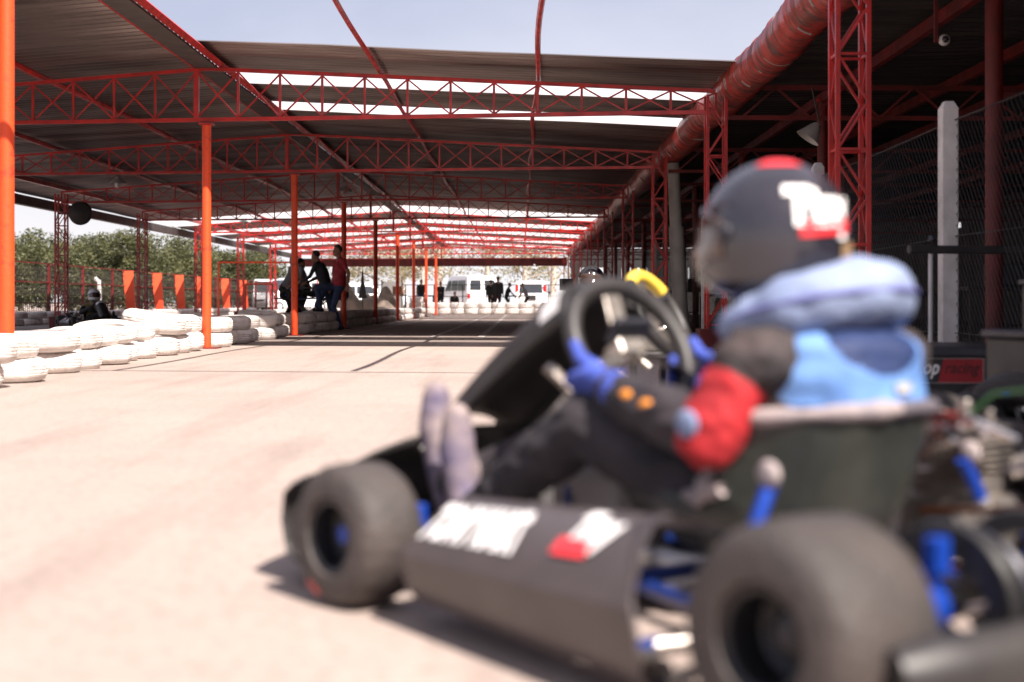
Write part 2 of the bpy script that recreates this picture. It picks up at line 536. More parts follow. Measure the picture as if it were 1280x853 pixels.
        bm.to_mesh(me)
        bm.free()
        o = bpy.data.objects.new(name, me)
        COL.objects.link(o)
        if parent:
            o.parent = parent
        if solid:
            s = o.modifiers.new('thickness', 'SOLIDIFY')
            s.thickness = solid
            s.offset = 0
        if bevel:
            bv = o.modifiers.new('bevel', 'BEVEL')
            bv.width = bevel
            bv.segments = 2
            bv.limit_method = 'ANGLE'
        return o

def tag(o, label, cat, group=None):
    o['label'] = label
    o['category'] = cat
    if group:
        o['group'] = group
    return o
def thing(name, label, cat, loc=(0, 0, 0), rz=0, group=None):
    o = bpy.data.objects.new(name, None)
    o.empty_display_size = 0.2
    COL.objects.link(o)
    o.location = loc
    o.rotation_euler = (0, 0, rz)
    return tag(o, label, cat, group)
def sub(name, parent):
    o = bpy.data.objects.new(name, None)
    COL.objects.link(o)
    o.parent = parent
    return o
def copy_tree(o, parent=None, kids=None):
    c = o.copy()
    COL.objects.link(c)
    if parent is not None:
        c.parent = parent
    for ch in list(KIDS.get(o.name, [])) if kids else [x for x in bpy.data.objects if x.parent == o]:
        copy_tree(ch, c)
    return c
KIDS = {}
def clone(root, loc=None, rz=None, label=None, group=None, skip=()):
    c = root.copy()
    COL.objects.link(c)
    if loc is not None:
        c.location = loc
    if rz is not None:
        c.rotation_euler = (0, 0, rz)
    if label:
        c['label'] = label
    if group:
        c['group'] = group
    for ch in root.children:
        if ch.name.split('.')[0] in skip:
            continue
        d = ch.copy()
        COL.objects.link(d)
        d.parent = c
        for g in ch.children:
            e = g.copy()
            COL.objects.link(e)
            e.parent = d
    return c
def structure(o):
    o['kind'] = 'structure'
    return o

def nth(n):
    u_ = ['', 'first', 'second', 'third', 'fourth', 'fifth', 'sixth', 'seventh', 'eighth', 'ninth', 'tenth', 'eleventh', 'twelfth', 'thirteenth', 'fourteenth', 'fifteenth', 'sixteenth', 'seventeenth', 'eighteenth', 'nineteenth']
    if n < 20:
        return u_[n]
    t_ = {2: 'twenty', 3: 'thirty', 4: 'forty', 5: 'fifty', 6: 'sixty', 7: 'seventy'}[n // 10]
    return t_[:-1] + 'ieth' if n % 10 == 0 else t_ + '-' + u_[n % 10]
def text_verts(s, bold=0.0, shear=0.0):
    cu = bpy.data.curves.new('text_tmp', 'FONT')
    cu.body = s
    cu.offset = bold
    cu.shear = shear
    cu.resolution_u = 3
    ob = bpy.data.objects.new('text_tmp', cu)
    COL.objects.link(ob)
    dg = bpy.context.evaluated_depsgraph_get()
    dg.update()
    me = bpy.data.meshes.new_from_object(ob.evaluated_get(dg))
    vs = [v.co.copy() for v in me.vertices]
    fs = [tuple(p.vertices) for p in me.polygons]
    bpy.data.objects.remove(ob)
    bpy.data.curves.remove(cu)
    bpy.data.meshes.remove(me)
    x0, x1 = min(v.x for v in vs), max(v.x for v in vs)
    y0, y1 = min(v.y for v in vs), max(v.y for v in vs)
    vs = [((v.x - x0) / (x1 - x0), (v.y - y0) / (y1 - y0)) for v in vs]
    return vs, fs
def text_on(mb, s, fn, bold=0.0, shear=0.0, mi=0):
    """letters laid on a surface: fn(u, v) gives the point for u, v in 0..1"""
    vs, fs = text_verts(s, bold, shear)
    mb.add([fn(u, v) for u, v in vs], fs, mi)

# ------------------------------------------------------------------ ground and painted lines
def SK(x, y0):      # the bays run slightly askew to the columns' row
    return y0 - 0.1157 * (x + 3.79)
g = MB()
xs = [-900, -60, -20, 0, 10, 20, 60, 900]
ys = [-300, -10, 0, 5, 20, 60, 150, 1500]
g.add([(x, y, 0) for x in xs for y in ys], [(i * 8 + j, (i + 1) * 8 + j, (i + 1) * 8 + j + 1, i * 8 + j + 1) for i in range(7) for j in range(7)])
structure(g.build('ground', 'ground'))
for x, a, b, wd in ((-1.40, 21.5, 66, 0.11), (-0.63, 21.5, 66, 0.11), (-3.0, 23.5, 60, 0.09), (1.5, 24, 66, 0.1)):
    m_ = MB().add([(x - wd / 2, a, 0.004), (x + wd / 2, a, 0.004), (x + wd / 2, b, 0.004), (x - wd / 2, b, 0.004)], [(0, 1, 2, 3)])
    structure(m_.build('track_marking', 'line_paint'))

# ------------------------------------------------------------------ hall roof
RX = -3.79        # ridge row
RR = 2.27         # right row
LX = -10.1        # left row
def zroof(x):
    return 3.53 - 0.058 * abs(x - RX)
def corrugated(x0, x1, y0, y1, zf, dz=0.0, per=0.19, amp=0.02, nx=3):
    n = max(2, int(round((y1 - y0) / per)) * 4)
    m_ = MB()
    prof = [0, 1, 1, 0]
    def fn(i, j):
        u = i
        x = x0 + (x1 - x0) * u
        y = y0 + (y1 - y0) * j
        k = int(round(j * n)) % 4
        sag = 0.018 * mnoise.noise(Vector((x * 0.6, y * 0.35, 3.1)))
        return Vector((x, SK(x, y), zf(x) + dz + amp * prof[k] + sag))
    m_.grid(fn, nx, n)
    return m_
hall = thing('hall_roof', 'long corrugated metal roof with translucent strips over red trusses', 'roof', (0, 0, 0))
right_sheets = [(16.15, 18.2), (19.25, 20.95), (21.9, 43.2)]
right_clear = [(18.18, 19.27), (20.93, 21.92)]
far = [(46.6, 50.0), (52.4, 55.6), (58.4, 61.6), (64.4, 67.4), (70.2, 73.5)]
farc = [(43.18, 46.62), (49.98, 52.42), (55.58, 58.42), (61.58, 64.42), (67.38, 70.22)]
for a, b in right_sheets:
    corrugated(RX + 0.02, RR + 0.12, a, b, zroof, nx=4).build('roof_sheet', 'roof_metal', hall)
for a, b in right_clear:
    corrugated(RX + 0.02, RR + 0.12, a, b, zroof, 0.006, nx=4).build('skylight_sheet', 'fibreglass', hall)
corrugated(-11.5, RX - 0.02, 6.0, 43.2, zroof, nx=5).build('roof_sheet', 'roof_metal', hall)
for a, b in far:
    corrugated(-11.5, RR + 0.12, a, b, zroof, nx=9).build('roof_sheet', 'roof_metal', hall)
for a, b in farc:
    corrugated(-11.5, RR + 0.12, a, b, zroof, 0.006, nx=9).build('skylight_sheet', 'fibreglass', hall)
# eaves gutter, ridge channel, purlins
e = MB()
e.box((-11.52, 40, 2.93), (0.16, 68, 0.22))
e.build('eaves_gutter', 'gutter_metal', hall)
for s in (-1, 1):
    rb = MB()
    n = 36
    pts = []
    for i in range(n):
        y = 3 + i * 70 / (n - 1)
        pts.append((RX + s * 0.17, y, 3.44))
    rb.tube(pts, 0.05, 4, up=Vector((0, 0, 1)))
    rb.build('ridge_beam', 'red_paint', hall)
rb = MB()
rb.box((RX, 38, 3.395), (0.27, 70, 0.02))
for i in range(55):
    rb.box((RX, 4 + i * 1.28, 3.42), (0.26, 0.05, 0.03))
rb.build('ridge_channel', 'gutter_metal', hall)
for px_ in (-5.9, -8.0, -1.7, 0.2):
    pm = MB()
    pts = []
    for i in range(90):
        y = 9.25 + i * 0.72
        ph = (y - SK(px_, 17.2)) / 6.7
        pts.append((px_ + 0.02 * math.sin(i * 0.7), y, zroof(px_) - 0.085 + 0.035 * math.sin(math.pi * (ph % 1.0))))
    pm.tube(pts, 0.030 if px_ > RX else 0.04, 6)
    pm.build('purlin', 'red_paint', hall, smooth=True)
em = MB()
em.bar((RR + 0.16, 1.0, zroof(RR) - 0.07), (RR + 0.16, 73, zroof(RR) - 0.07), 0.06, 0.12)
em.bar((LX, 6, zroof(LX) - 0.07), (LX, 73, zroof(LX) - 0.07), 0.06, 0.1)
em.build('edge_beam', 'red_paint', hall)
# far end: low eaves beam
fe = MB()
fe.bar((-11.4, SK(-11.4, 72.2), 2.62), (RR + 0.1, SK(RR, 72.2), 2.62), 0.12, 0.42)
fe.build('end_fascia', 'dull_red', hall)

# ------------------------------------------------------------------ trusses
ZB = 2.765
NP = 24
def ztop(x):
    return 3.38 - 0.0615 * abs(x - RX)
def xnode(i):
    return LX + (RR - LX) * i / NP
def tp(x, z):
    return Vector((x, -0.1157 * (x - RX), z))
truss = thing('roof_truss', 'x', 'truss', (0, 0, 0))
m_ = MB()
m_.bar(tp(LX, ZB), tp(RR, ZB), 0.06, 0.045)
m_.build('bottom_chord', 'red_paint', truss)
m_ = MB()
xm = RX
m_.bar(tp(LX, ztop(LX)), tp(xm, ztop(xm)), 0.06, 0.04)
m_.bar(tp(xm, ztop(xm) + 0.002), tp(RR, ztop(RR)), 0.06, 0.04)
m_.build('top_chord', 'red_paint', truss)
for i in range(NP + 1):
    x = xnode(i)
    m_ = MB()
    m_.bar(tp(x, ZB + 0.02), tp(x, ztop(x) - 0.018), 0.028 if i != 12 else 0.06)
    m_.build('post', 'red_paint', truss)
for i in range(NP):
    a, b = xnode(i), xnode(i + 1)
    m_ = MB()
    off = Vector((0, 0.012, 0))
    m_.bar(tp(a, ZB + 0.02) + off, tp(b, ztop(b) - 0.018) + off, 0.018)
    m_.build('brace', 'red_paint', truss)
    m_ = MB()
    m_.bar(tp(a, ztop(a) - 0.018) - off, tp(b, ZB + 0.02) - off, 0.018)
    m_.build('brace', 'red_paint', truss)
ZK = [10.5 + 6.7 * k for k in range(10)]
tl = {1: 'nearest full red lattice truss under the open sky edge, carried on the orange ridge column',
      2: 'second red lattice truss, just behind the nearest one, in the dark roof',
      3: 'third red truss from the camera, hung with a pale dome lamp',
      4: 'dark truss in front of the first bright skylight band',
      5: 'fifth truss from the open end, between two skylight bands',
      6: 'sixth truss from the open end of the hall',
      7: 'seventh truss from the open end, glowing orange in skylight',
      8: 'eighth truss from the open end, small and orange far down the hall',
      9: 'farthest truss, against the low dark red end fascia'}
for k in range(1, 10):
    o = truss if k == 1 else clone(truss)
    o.location = (0, ZK[k], 0)
    tag(o, tl[k], 'truss', 'roof trusses along the hall')
tb = MB()
tb.tube([(x, SK(x, 9.55), 3.22 - 0.01 * abs(x - RX)) for x in np.linspace(RX, RR, 12)], 0.035, 8)
tag(tb.build('tie_bar', 'red_paint', smooth=True), 'thin red tie bar crossing the open bay above the camera', 'tie bar')

# ------------------------------------------------------------------ columns
def round_column(name, h, r, label, group, x, y, material='red_paint'):
    t = thing(name, label, 'column', (x, y, 0), 0, group)
    m_ = MB()
    m_.tube([(0, 0, 0.0), (0, 0, h * 0.5), (0, 0, h)], r, 20)
    m_.build('shaft', material, t, smooth=True)
    m_ = MB()
    m_.box((0, 0, 0.008), (0.30, 0.30, 0.016))
    m_.build('base_plate', 'dull_red', t)
    m_ = MB()
    m_.box((0, 0, h + 0.012), (0.16, 0.16, 0.02))
    m_.build('cap_plate', 'red_paint', t)
    return t
c0 = round_column('steel_column', 2.70, 0.055, 'bright orange steel column at the left edge of the photo', 'round columns along the hall ridge', RX, ZK[0], 'orange_paint')
cl = ['orange steel column rising among white tyres to the nearest truss',
      'darker red column between the second truss and the end of the sunlit tyres',
      'red column behind the man in the red shirt',
      'thin dark maroon column right of the standing men',
      'bright orange column left of the far people, first of three',
      'second slim orange column before the far tyre wall',
      'third slim orange column before the far tyre wall',
      'tiny far ridge column beside the low end fascia']
for k in range(1, 9):
    c = clone(c0, (RX, ZK[k], 0), label=cl[k - 1])
c0.location.x = -3.79
for ch in c0.children:
    ch.scale.z = 3.38 / 2.70 if ch.name.startswith('shaft') else 1
    if ch.name.startswith('cap'):
        ch.location.z = 0.68
# shafts carry one even orange coat; only shade turns them redder higher up
lat = thing('lattice_column', 'x', 'column', (RR, 9.84, 0))
H = 2.95
W2 = 0.105
for sx in (-1, 1):
    for sy in (-1, 1):
        m_ = MB()
        m_.bar((sx * W2, sy * W2, 0.25), (sx * W2, sy * W2, H), 0.032)
        m_.build('upright', 'red_paint', lat)
nseg = 8
for i in range(nseg):
    z0 = 0.3 + (H - 0.35) * i / nseg
    z1 = 0.3 + (H - 0.35) * (i + 1) / nseg
    for sy in (-1, 1):
        m_ = MB()
        s = 1 if i % 2 == 0 else -1
        m_.bar((-s * W2, sy * W2, z0), (s * W2, sy * W2, z1), 0.016)
        m_.build('brace', 'red_paint', lat)
        m_ = MB()
        m_.bar((sy * W2, -s * W2, z0), (sy * W2, s * W2, z1), 0.016)
        m_.build('brace', 'red_paint', lat)
    if i % 2 == 0:
        m_ = MB()
        for sy in (-1, 1):
            m_.bar((-W2, sy * W2, z0), (W2, sy * W2, z0), 0.018)
            m_.bar((sy * W2, -W2, z0), (sy * W2, W2, z0), 0.018)
        m_.build('rung', 'red_paint', lat)
m_ = MB()
m_.box((0, 0, 0.125), (0.42, 0.42, 0.25))
m_.build('footing', 'dull_red', lat, bevel=0.01)
for k in range(10):
    if k == 0:
        o = lat
        lab = 'tall red lattice column directly behind the helmet'
    else:
        lab = {1: 'red lattice column at the right end of the nearest truss, left of the helmet',
               2: 'red lattice column beside the grey downpipe',
               3: 'red lattice column left of the grey downpipe, third along the pit side'}.get(k, 'red lattice column on the pit side, %s from the camera' % nth(k + 1))
        o = clone(lat)
    tag(o, lab, 'column', 'lattice columns on the pit side')
    o.location = (RR, SK(RR, ZK[k]), 0)
ll = {3: 'dark lattice column carrying the round black fan on the left',
      4: 'dark red lattice column before the orange banners, second on the left side',
      5: 'orange lattice column just left of the orange ridge column',
      6: 'thin lattice column standing on the red block by the white van',
      7: 'orange lattice column in front of the white van'}
for k in range(3, 10):
    o = clone(lat, (LX, SK(LX, ZK[k]), 0), label=ll.get(k, 'small far lattice column on the left side, %s bay from the camera' % nth(k + 1)), group='lattice columns on the left side')
# pit posts behind
for j, (x, offs) in enumerate(((3.9, 11.7), (6.2, 14.0))):
    for k in range(9 if j == 0 else 8):
        y = offs + 6.62 * k
        if j == 0 and k == 0:
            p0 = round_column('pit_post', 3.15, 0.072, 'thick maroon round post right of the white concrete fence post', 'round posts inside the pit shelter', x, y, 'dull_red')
            continue
        lb = {1: 'maroon round post just left of the lattice column behind the helmet', 2: 'maroon round post left above the helmet'}.get(k, 'round post inside the pit shelter, %s from the camera in the front row' % nth(k + 1)) if j == 0 else 'round post inside the pit shelter, %s from the camera in the second row' % nth(k + 1)
        clone(p0, (x, y, 0), label=lb)

# ------------------------------------------------------------------ pit shelter on the right
pit = thing('pit_roof', 'dark low corrugated roof over the pit area on the right', 'roof')
def zp(x):
    return 3.30 + 0.01 * (x - 2.5)
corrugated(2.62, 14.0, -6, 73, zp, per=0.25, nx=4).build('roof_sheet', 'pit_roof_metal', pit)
m_ = MB()
for x in (3.9, 5.2, 6.2, 7.8, 9.6):
    m_.bar((x, -4, 3.19), (x, 73, 3.19), 0.07, 0.12)
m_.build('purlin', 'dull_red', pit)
for k in range(0, 10):
    y = SK(RR, ZK[k])
    m_ = MB()
    m_.bar((RR + 0.15, y, 3.05), (13.5, y + 0.3, 3.05), 0.05, 0.06)
    m_.bar((RR + 0.15, y, 2.70), (13.5, y + 0.3, 2.70), 0.05, 0.05)
    for i in range(14):
        a = RR + 0.3 + i * 0.8
        m_.bar((a, y, 2.70), (a + 0.4, y, 3.05), 0.025)
        m_.bar((a + 0.4, y, 3.05), (a + 0.8, y, 2.70), 0.025)
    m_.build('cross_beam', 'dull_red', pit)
wl = MB()
wl.box((13.0, 32, 1.38), (0.12, 90, 2.76))
wl.box((13.0, 32, 3.20), (0.12, 90, 0.5))
for i in range(60):
    if random.random() < 0.86:
        wl.box((13.0, -10 + i * 1.5, 2.86), (0.1, random.uniform(1.2, 1.6), 0.2))
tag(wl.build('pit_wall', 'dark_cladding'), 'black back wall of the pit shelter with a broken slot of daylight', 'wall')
wl = MB()
wl.box((8.4, 74.5, 0.9), (11.6, 0.12, 1.8))
for i in range(26):
    if random.random() < 0.6:
        wl.box((2.9 + i * 0.44, 74.5, 2.1), (random.uniform(0.3, 0.5), 0.1, 0.6))
wl.box((8.4, 74.5, 2.9), (11.6, 0.12, 1.0))
for i in range(5):
    wl.box((4 + i * 2.3, 74.3, 0.4 + 0.1 * i), (0.9, 0.5, 1.0))
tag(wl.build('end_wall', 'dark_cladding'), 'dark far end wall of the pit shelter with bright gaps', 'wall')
# stored things deep in the pit
for i, (x, y, w_, h_) in enumerate([(4.6, 30, 1.6, 1.15), (5.0, 38, 2.0, 1.4), (4.4, 47, 1.8, 1.2), (6.0, 24, 2.0, 1.1), (6.8, 19, 1.8, 1.2)]):
    t = thing('workbench', ['black workbench piled with gear deep in the pit', 'taller dark bench beyond the first bench in the pit', 'low dark bench far down the pit', 'wide dark bench in the middle of the pit', 'dark bench nearest the chain link fence'][i], 'bench', (x, y, 0), 0, 'benches inside the pit shelter')
    m_ = MB()
    m_.box((0, 0, h_ * 0.62), (w_, 0.6, 0.05))
    m_.build('bench_top', 'black_plastic', t)
    for sx in (-1, 1):
        for sy in (-1, 1):
            m_ = MB()
            m_.box((sx * (w_ / 2 - 0.05), sy * 0.25, h_ * 0.3), (0.05, 0.05, h_ * 0.6))
            m_.build('leg', 'black_plastic', t)
    m_ = MB()
    m_.box((-0.3, 0, h_ * 0.62 + 0.18), (0.5, 0.4, 0.3))
    m_.build('tool_chest', 'gunmetal', t, bevel=0.02)

# red wrapped duct along the roof edge
dm = MB()
pts, rs = [], []
y = 4.0
i = 0
while y < 71:
    x_ = 2.5 + 0.015 * math.sin(y * 0.9)
    z_ = 0.55 + 2.5 + 0.02 * math.sin(y * 1.7) - (0.0)
    pts.append((x_, y, z_))
    k = i % 6
    rs.append(0.205 + (0.014 if k == 0 else (-0.006 if k == 1 else 0)) + random.uniform(-0.007, 0.007))
    y += 0.055 if y < 26 else 0.2
    i += 1
dm.tube(pts, rs, 22)
duct = tag(dm.build('duct', 'duct', smooth=True, angle=60), 'fat ribbed dark red duct slung along the roof edge', 'duct')
bnd = MB()
for i in range(26):
    y = 9.5 + i * 0.8 + random.uniform(-0.2, 0.2)
    a0 = random.uniform(2.2, 4.4)
    seg = [(2.5 + 0.216 * math.cos(a0 + j * 0.1), y + j * 0.004, 3.05 + 0.216 * math.sin(a0 + j * 0.1)) for j in range(random.randint(5, 14))]
    bnd.tube(seg, 0.008, 5)
bnd.build('wrapping_tape', 'grey_pipe', duct)

dp = thing('downpipe', 'fat grey plastic downpipe leaning between two red lattice columns', 'downpipe', (2.62, 23.4, 0))
MB().tube([(-0.10, 0, 2.85), (-0.05, 0, 1.72)], 0.10, 18).build('upper_pipe', 'grey_pipe', dp, smooth=True)
MB().tube([(-0.05, 0, 1.80), (0.04, 0, 0.0)], 0.125, 18).build('lower_pipe', 'grey_pipe', dp, smooth=True)

# ------------------------------------------------------------------ chain link fence
FX = 2.92
fence = thing('chain_link_fence', 'sagging chain link fence on white concrete posts, right side', 'fence', (FX, 0, 0))
m_ = MB()
y0, y1, zt, zb = 5.0, 34.0, 1.78, 0.06
p = 0.075
hgt = zt - zb
k = y0 - hgt
while k < y1:
    for s in (0, 1):
        a = (k, zb) if s == 0 else (k, zt)
        b = (k + hgt, zt) if s == 0 else (k + hgt, zb)
        ya, za = a
        yb, zb_ = b
        if ya < y0:
            za += (zb_ - za) * (y0 - ya) / (yb - ya)
            ya = y0
        if yb > y1:
            zb_ = za + (zb_ - za) * (y1 - ya) / (yb - ya)
            yb = y1
        n = 5
        pts = [(0.012 * math.sin((ya + (yb - ya) * q / n) * 2.1) + (0.003 if s else -0.003), ya + (yb - ya) * q / n, za + (zb_ - za) * q / n) for q in range(n + 1)]
        if yb - ya > 0.05:
            m_.tube(pts, 0.0017, 3)
    k += p
m_.build('mesh', 'wire', fence)
m_ = MB()
for z, rr in ((zt, 0.005), (1.0, 0.003), (0.35, 0.003)):
    m_.tube([(0.0, y0 + i * 0.5, z - 0.012 * math.sin(math.pi * ((y0 + i * 0.5 - 9.6) / 4.2 % 1.0))) for i in range(int((y1 - y0) * 2) + 1)], rr, 5)
m_.build('strand', 'wire', fence)
for i in range(7):
    y = 5.4 + 4.2 * i
    m_ = MB()
    w_ = 0.055
    hz = 1.86
    x_ = -0.03
    vs = []
    for (z, s) in ((0, 1), (hz, 1), (hz + 0.05, 0.55)):
        vs += [(x_ - w_ * s, y - w_ * s, z), (x_ + w_ * s, y - w_ * s, z), (x_ + w_ * s, y + w_ * s, z), (x_ - w_ * s, y + w_ * s, z)]
    m_.add(vs, [(0, 1, 5, 4), (1, 2, 6, 5), (2, 3, 7, 6), (3, 0, 4, 7), (4, 5, 9, 8), (5, 6, 10, 9), (6, 7, 11, 10), (7, 4, 8, 11), (8, 9, 10, 11), (3, 2, 1, 0)])
    m_.build('fence_post', 'concrete_post', fence, bevel=0.006)

# black rail on light legs, dark trailer with the sign, black crates
st = thing('work_stand', 'black work stand rail on pale metal legs before the fence', 'stand', (2.62, 8.5, 0))
MB().bar((-0.3, 0, 0.87), (0.75, 0.15, 0.87), 0.05, 0.05).build('rail', 'black_plastic', st, bevel=0.01)
for x in (-0.16, 0.6):
    m_ = MB()
    m_.tube([(x, 0.02, 0.0), (x, 0.02, 0.85)], 0.014, 10)
    m_.build('leg', 'enamel', st, smooth=True)
    m_ = MB()
    m_.ball((x, -0.01, 0.93), 0.025, 12, 8)
    m_.build('clamp', 'gunmetal', st, smooth=True)
tr = thing('equipment_trailer', 'low black trailer carrying the dark red and black team sign', 'trailer', (1.885, 6.85, 0), R(-3))
m_ = MB()
m_.box((0.9, 0.4, 0.315), (1.9, 0.85, 0.05))
m_.build('deck', 'gunmetal', tr, bevel=0.01)
m_ = MB()
m_.box((0.9, 0.4, 0.19), (1.84, 0.80, 0.20))
m_.build('side_panel', 'black_plastic', tr, bevel=0.01)
m_ = MB()
m_.box((0.9, 0.4, 0.06), (1.7, 0.7, 0.05))
m_.build('chassis', 'black_plastic', tr)
for x in (0.3, 1.5):
    m_ = MB()
    m_.lathe([(0.03, -0.04), (0.07, -0.04), (0.08, -0.02), (0.08, 0.02), (0.07, 0.04), (0.03, 0.04)], 20, Matrix.Translation((x, -0.03, 0.08)) @ Matrix.Rotation(R(90), 4, 'X'))
    m_.build('wheel', 'rubber', tr, smooth=True)
sg = MB()
sg.box((0.185, -0.006, 0.225), (0.32, 0.006, 0.125))
sign = sg.build('sign_panel', 'black_plastic', tr)
m_ = MB()
m_.add([(0.125, -0.0115, 0.167), (0.340, -0.0115, 0.167), (0.340, -0.0115, 0.283), (0.150, -0.0115, 0.283)], [(0, 1, 2, 3)])
m_.build('red_field', mat('sign_red', (0.36, 0.012, 0.018), 0.5, bump=0), sign)
m_ = MB()
text_on(m_, 'top', lambda u, v: (0.035 + 0.095 * u, -0.0135, 0.185 + 0.082 * v), 0.02, 0.35)
m_.build('sign_lettering', 'white_sticker', sign)
m_ = MB()
text_on(m_, 'racing', lambda u, v: (0.155 + 0.17 * u, -0.0135, 0.195 + 0.068 * v), 0.01, 0.35)
m_.build('sign_lettering', mat('sign_dark', (0.05, 0.01, 0.01), 0.6, bump=0), sign)
m_ = MB()
for a, b in (((0.03, 0.166), (0.34, 0.166)), ((0.03, 0.284), (0.34, 0.284)), ((0.03, 0.166), (0.03, 0.284)), ((0.34, 0.166), (0.34, 0.284))):
    m_.bar((a[0], -0.011, a[1]), (b[0], -0.011, b[1]), 0.0025)
m_.build('sign_border', 'shirt_pale', sign)
for i, (x, y, z, s, lb) in enumerate([(2.86, 7.05, 0.34, (0.55, 0.5, 0.30), 'black plastic crate standing on the end of the dark trailer'),
                                  (2.05, 5.2, 0.0, (0.5, 0.45, 0.42), 'black lidded crate on the ground behind the engine')]):
    t = thing('crate', lb, 'crate', (x, y, z), R(4 + 9 * i), 'black crates by the trailer')
    m_ = MB()
    m_.box((0, 0, s[2] / 2), (s[0], s[1], s[2]))
    for q in range(5):
        m_.box((-s[0] / 2 + s[0] * (q + 0.5) / 5, -s[1] / 2 - 0.008, s[2] / 2), (0.02, 0.016, s[2] * 0.85))
    m_.build('crate_body', 'black_plastic', t, bevel=0.008)
    m_ = MB()
    m_.box((0, 0, s[2] + 0.016), (s[0] + 0.03, s[1] + 0.03, 0.03))
    m_.build('lid', 'gunmetal', t, bevel=0.008)
# ------------------------------------------------------------------ painted tyre barriers
def tyre_proto(name, r, h, label, cat='tyre'):
    ri = r * 0.60
    sh = 0.022
    pr = [(ri, 0.03), (ri + 0.03, 0.008), (r - 0.06, 0.0), (r - 0.018, 0.016), (r - 0.002, 0.045)]
    gz = [0.36, 0.5, 0.64]
    for q in gz:
        z = h * q
        pr += [(r + 0.002, z - 0.006), (r - 0.003, z - 0.003), (r - 0.003, z + 0.003), (r + 0.002, z + 0.006)]
    pr += [(r - 0.002, h - 0.045), (r - 0.018, h - 0.016), (r - 0.06, h), (ri + 0.03, h - 0.008), (ri, h - 0.03), (ri + 0.012, h * 0.5)]
    m_ = MB()
    m_.lathe(pr, 56, closed=True)
    # tread blocks and a little slump
    vs = []
    for i, v in enumerate(m_.v):
        x, y, z = v
        rr = math.hypot(x, y)
        a = math.atan2(y, x)
        if rr > r - 0.03 and 0.03 < z < h - 0.03:
            rr += 0.0015 * (1 if int((a / (2 * math.pi) * 28 + 6 * abs(z / h - 0.5)) % 2) else -1)
        rr *= 1 + 0.012 * math.sin(3 * a + 1) + 0.008 * math.sin(5 * a)
        vs.append((rr * math.cos(a), rr * math.sin(a), z + 0.004 * math.sin(2 * a + 0.6)))
    m_.v = vs
    o = m_.build(name, 'tyre_white', smooth=True, angle=45)
    return tag(o, label, cat)
TH = 0.168
t0 = tyre_proto('tyre', 0.31, TH, 'x')
def bx(y):
    return float(np.interp(y, [9.3, 12, 17, 24, 32, 57], [-3.66, -3.80, -3.98, -4.05, -4.08, -3.95]))
ordn = ['first', 'second', 'third', 'fourth', 'fifth', 'sixth', 'seventh', 'eighth', 'ninth', 'tenth', 'eleventh']
used = False
def put_tyre(x, y, z, rot, label, group, src=None):
    global used
    src = src or t0
    if src is t0 and not used:
        o = t0
        used = True
    else:
        o = src.copy()
        COL.objects.link(o)
    o.location = (x, y, z)
    o.rotation_euler = rot
    o['label'] = label
    o['group'] = group
    return o
y = 9.15
i = 0
while y < 57.5:
    x = bx(y) + random.uniform(-0.09, 0.07)
    for kc in ZK:
        if abs(y - kc) < 0.42:
            x = min(x, RX - 0.40)
    if abs(y - 29.7) < 0.7:
        x -= 0.15
    nlev = 2
    if i in (0,):
        nlev = 2
    sq = random.uniform(0.93, 1.0)
    off = [0, 0]
    for lv in range(nlev):
        dx, dy = random.uniform(-0.06, 0.06), random.uniform(-0.08, 0.08)
        tilt = (random.uniform(-0.03, 0.03), random.uniform(-0.03, 0.03), random.uniform(0, 6.28))
        if lv == 1 and i in (2, 6, 8, 13, 17):
            tilt = (random.choice((-0.10, 0.10)), random.choice((-0.09, 0.08)), tilt[2])
        z = lv * (TH - 0.004)
        if abs(tilt[0]) > 0.05:
            z += 0.028
        if i < 10:
            lb = '%s white tyre of the %s stack counting rightwards from the left edge of the photo' % ('upper' if lv else 'lower', ordn[i])
        elif y < 24:
            lb = '%s sunlit white tyre of the %s stack from the left edge of the photo' % ('upper' if lv else 'lower', nth(i + 1))
        elif y < 34:
            lb = '%s shaded tyre below the standing men, %s stack from the left edge' % ('upper' if lv else 'lower', nth(i + 1))
        else:
            lb = '%s small far tyre of the left barrier, %s stack from the left edge' % ('upper' if lv else 'lower', nth(i + 1))
        o = put_tyre(x + dx, y + dy, z, tilt, lb, 'white tyres along the left of the track')
        if lv and i % 5 == 3:
            o.scale = (1.12, 1.12, 1.0)
        if 14.3 < y <= 17:
            o.scale = (1.06, 1.06, 1.27)
            o.location.z *= 1.27
        if y > 17:
            o.scale = (1, 1, 1.12)
            o.location.z *= 1.12
    if False:
        put_tyre(x - 0.15, y + 0.1, 2 * TH + 0.02, (0.12, -0.1, 1.0), 'white tyre lying askew on top of the %s stack before the orange column' % nth(i + 1), 'white tyres along the left of the track')
    y += random.uniform(0.66, 0.78)
    i += 1
for j in range(38):
    y = 42 + j * 0.8
    for lv in range(2):
        put_tyre(-8.0 + random.uniform(-0.08, 0.08), y, lv * TH, (0, 0, random.random() * 6), '%s white tyre of the %s stack in the second barrier, behind the raised kart' % ('upper' if lv else 'lower', nth(j + 1)), 'white tyres of the second barrier')
for j in range(26):
    y = 34 + j * 1.2
    for lv in range(2):
        put_tyre(-12.1 + random.uniform(-0.08, 0.08), y, lv * TH + (0.0), (0, 0, random.random() * 6), '%s tyre of the %s stack from the left along the fence with orange boards' % ('upper' if lv else 'lower', nth(j + 1)), 'white tyres along the left fence')
big = tyre_proto('tyre', 0.33, 0.29, 'large white tyre in the far wall across the track', 'tyre')
big['group'] = 'large white tyres across the far end'
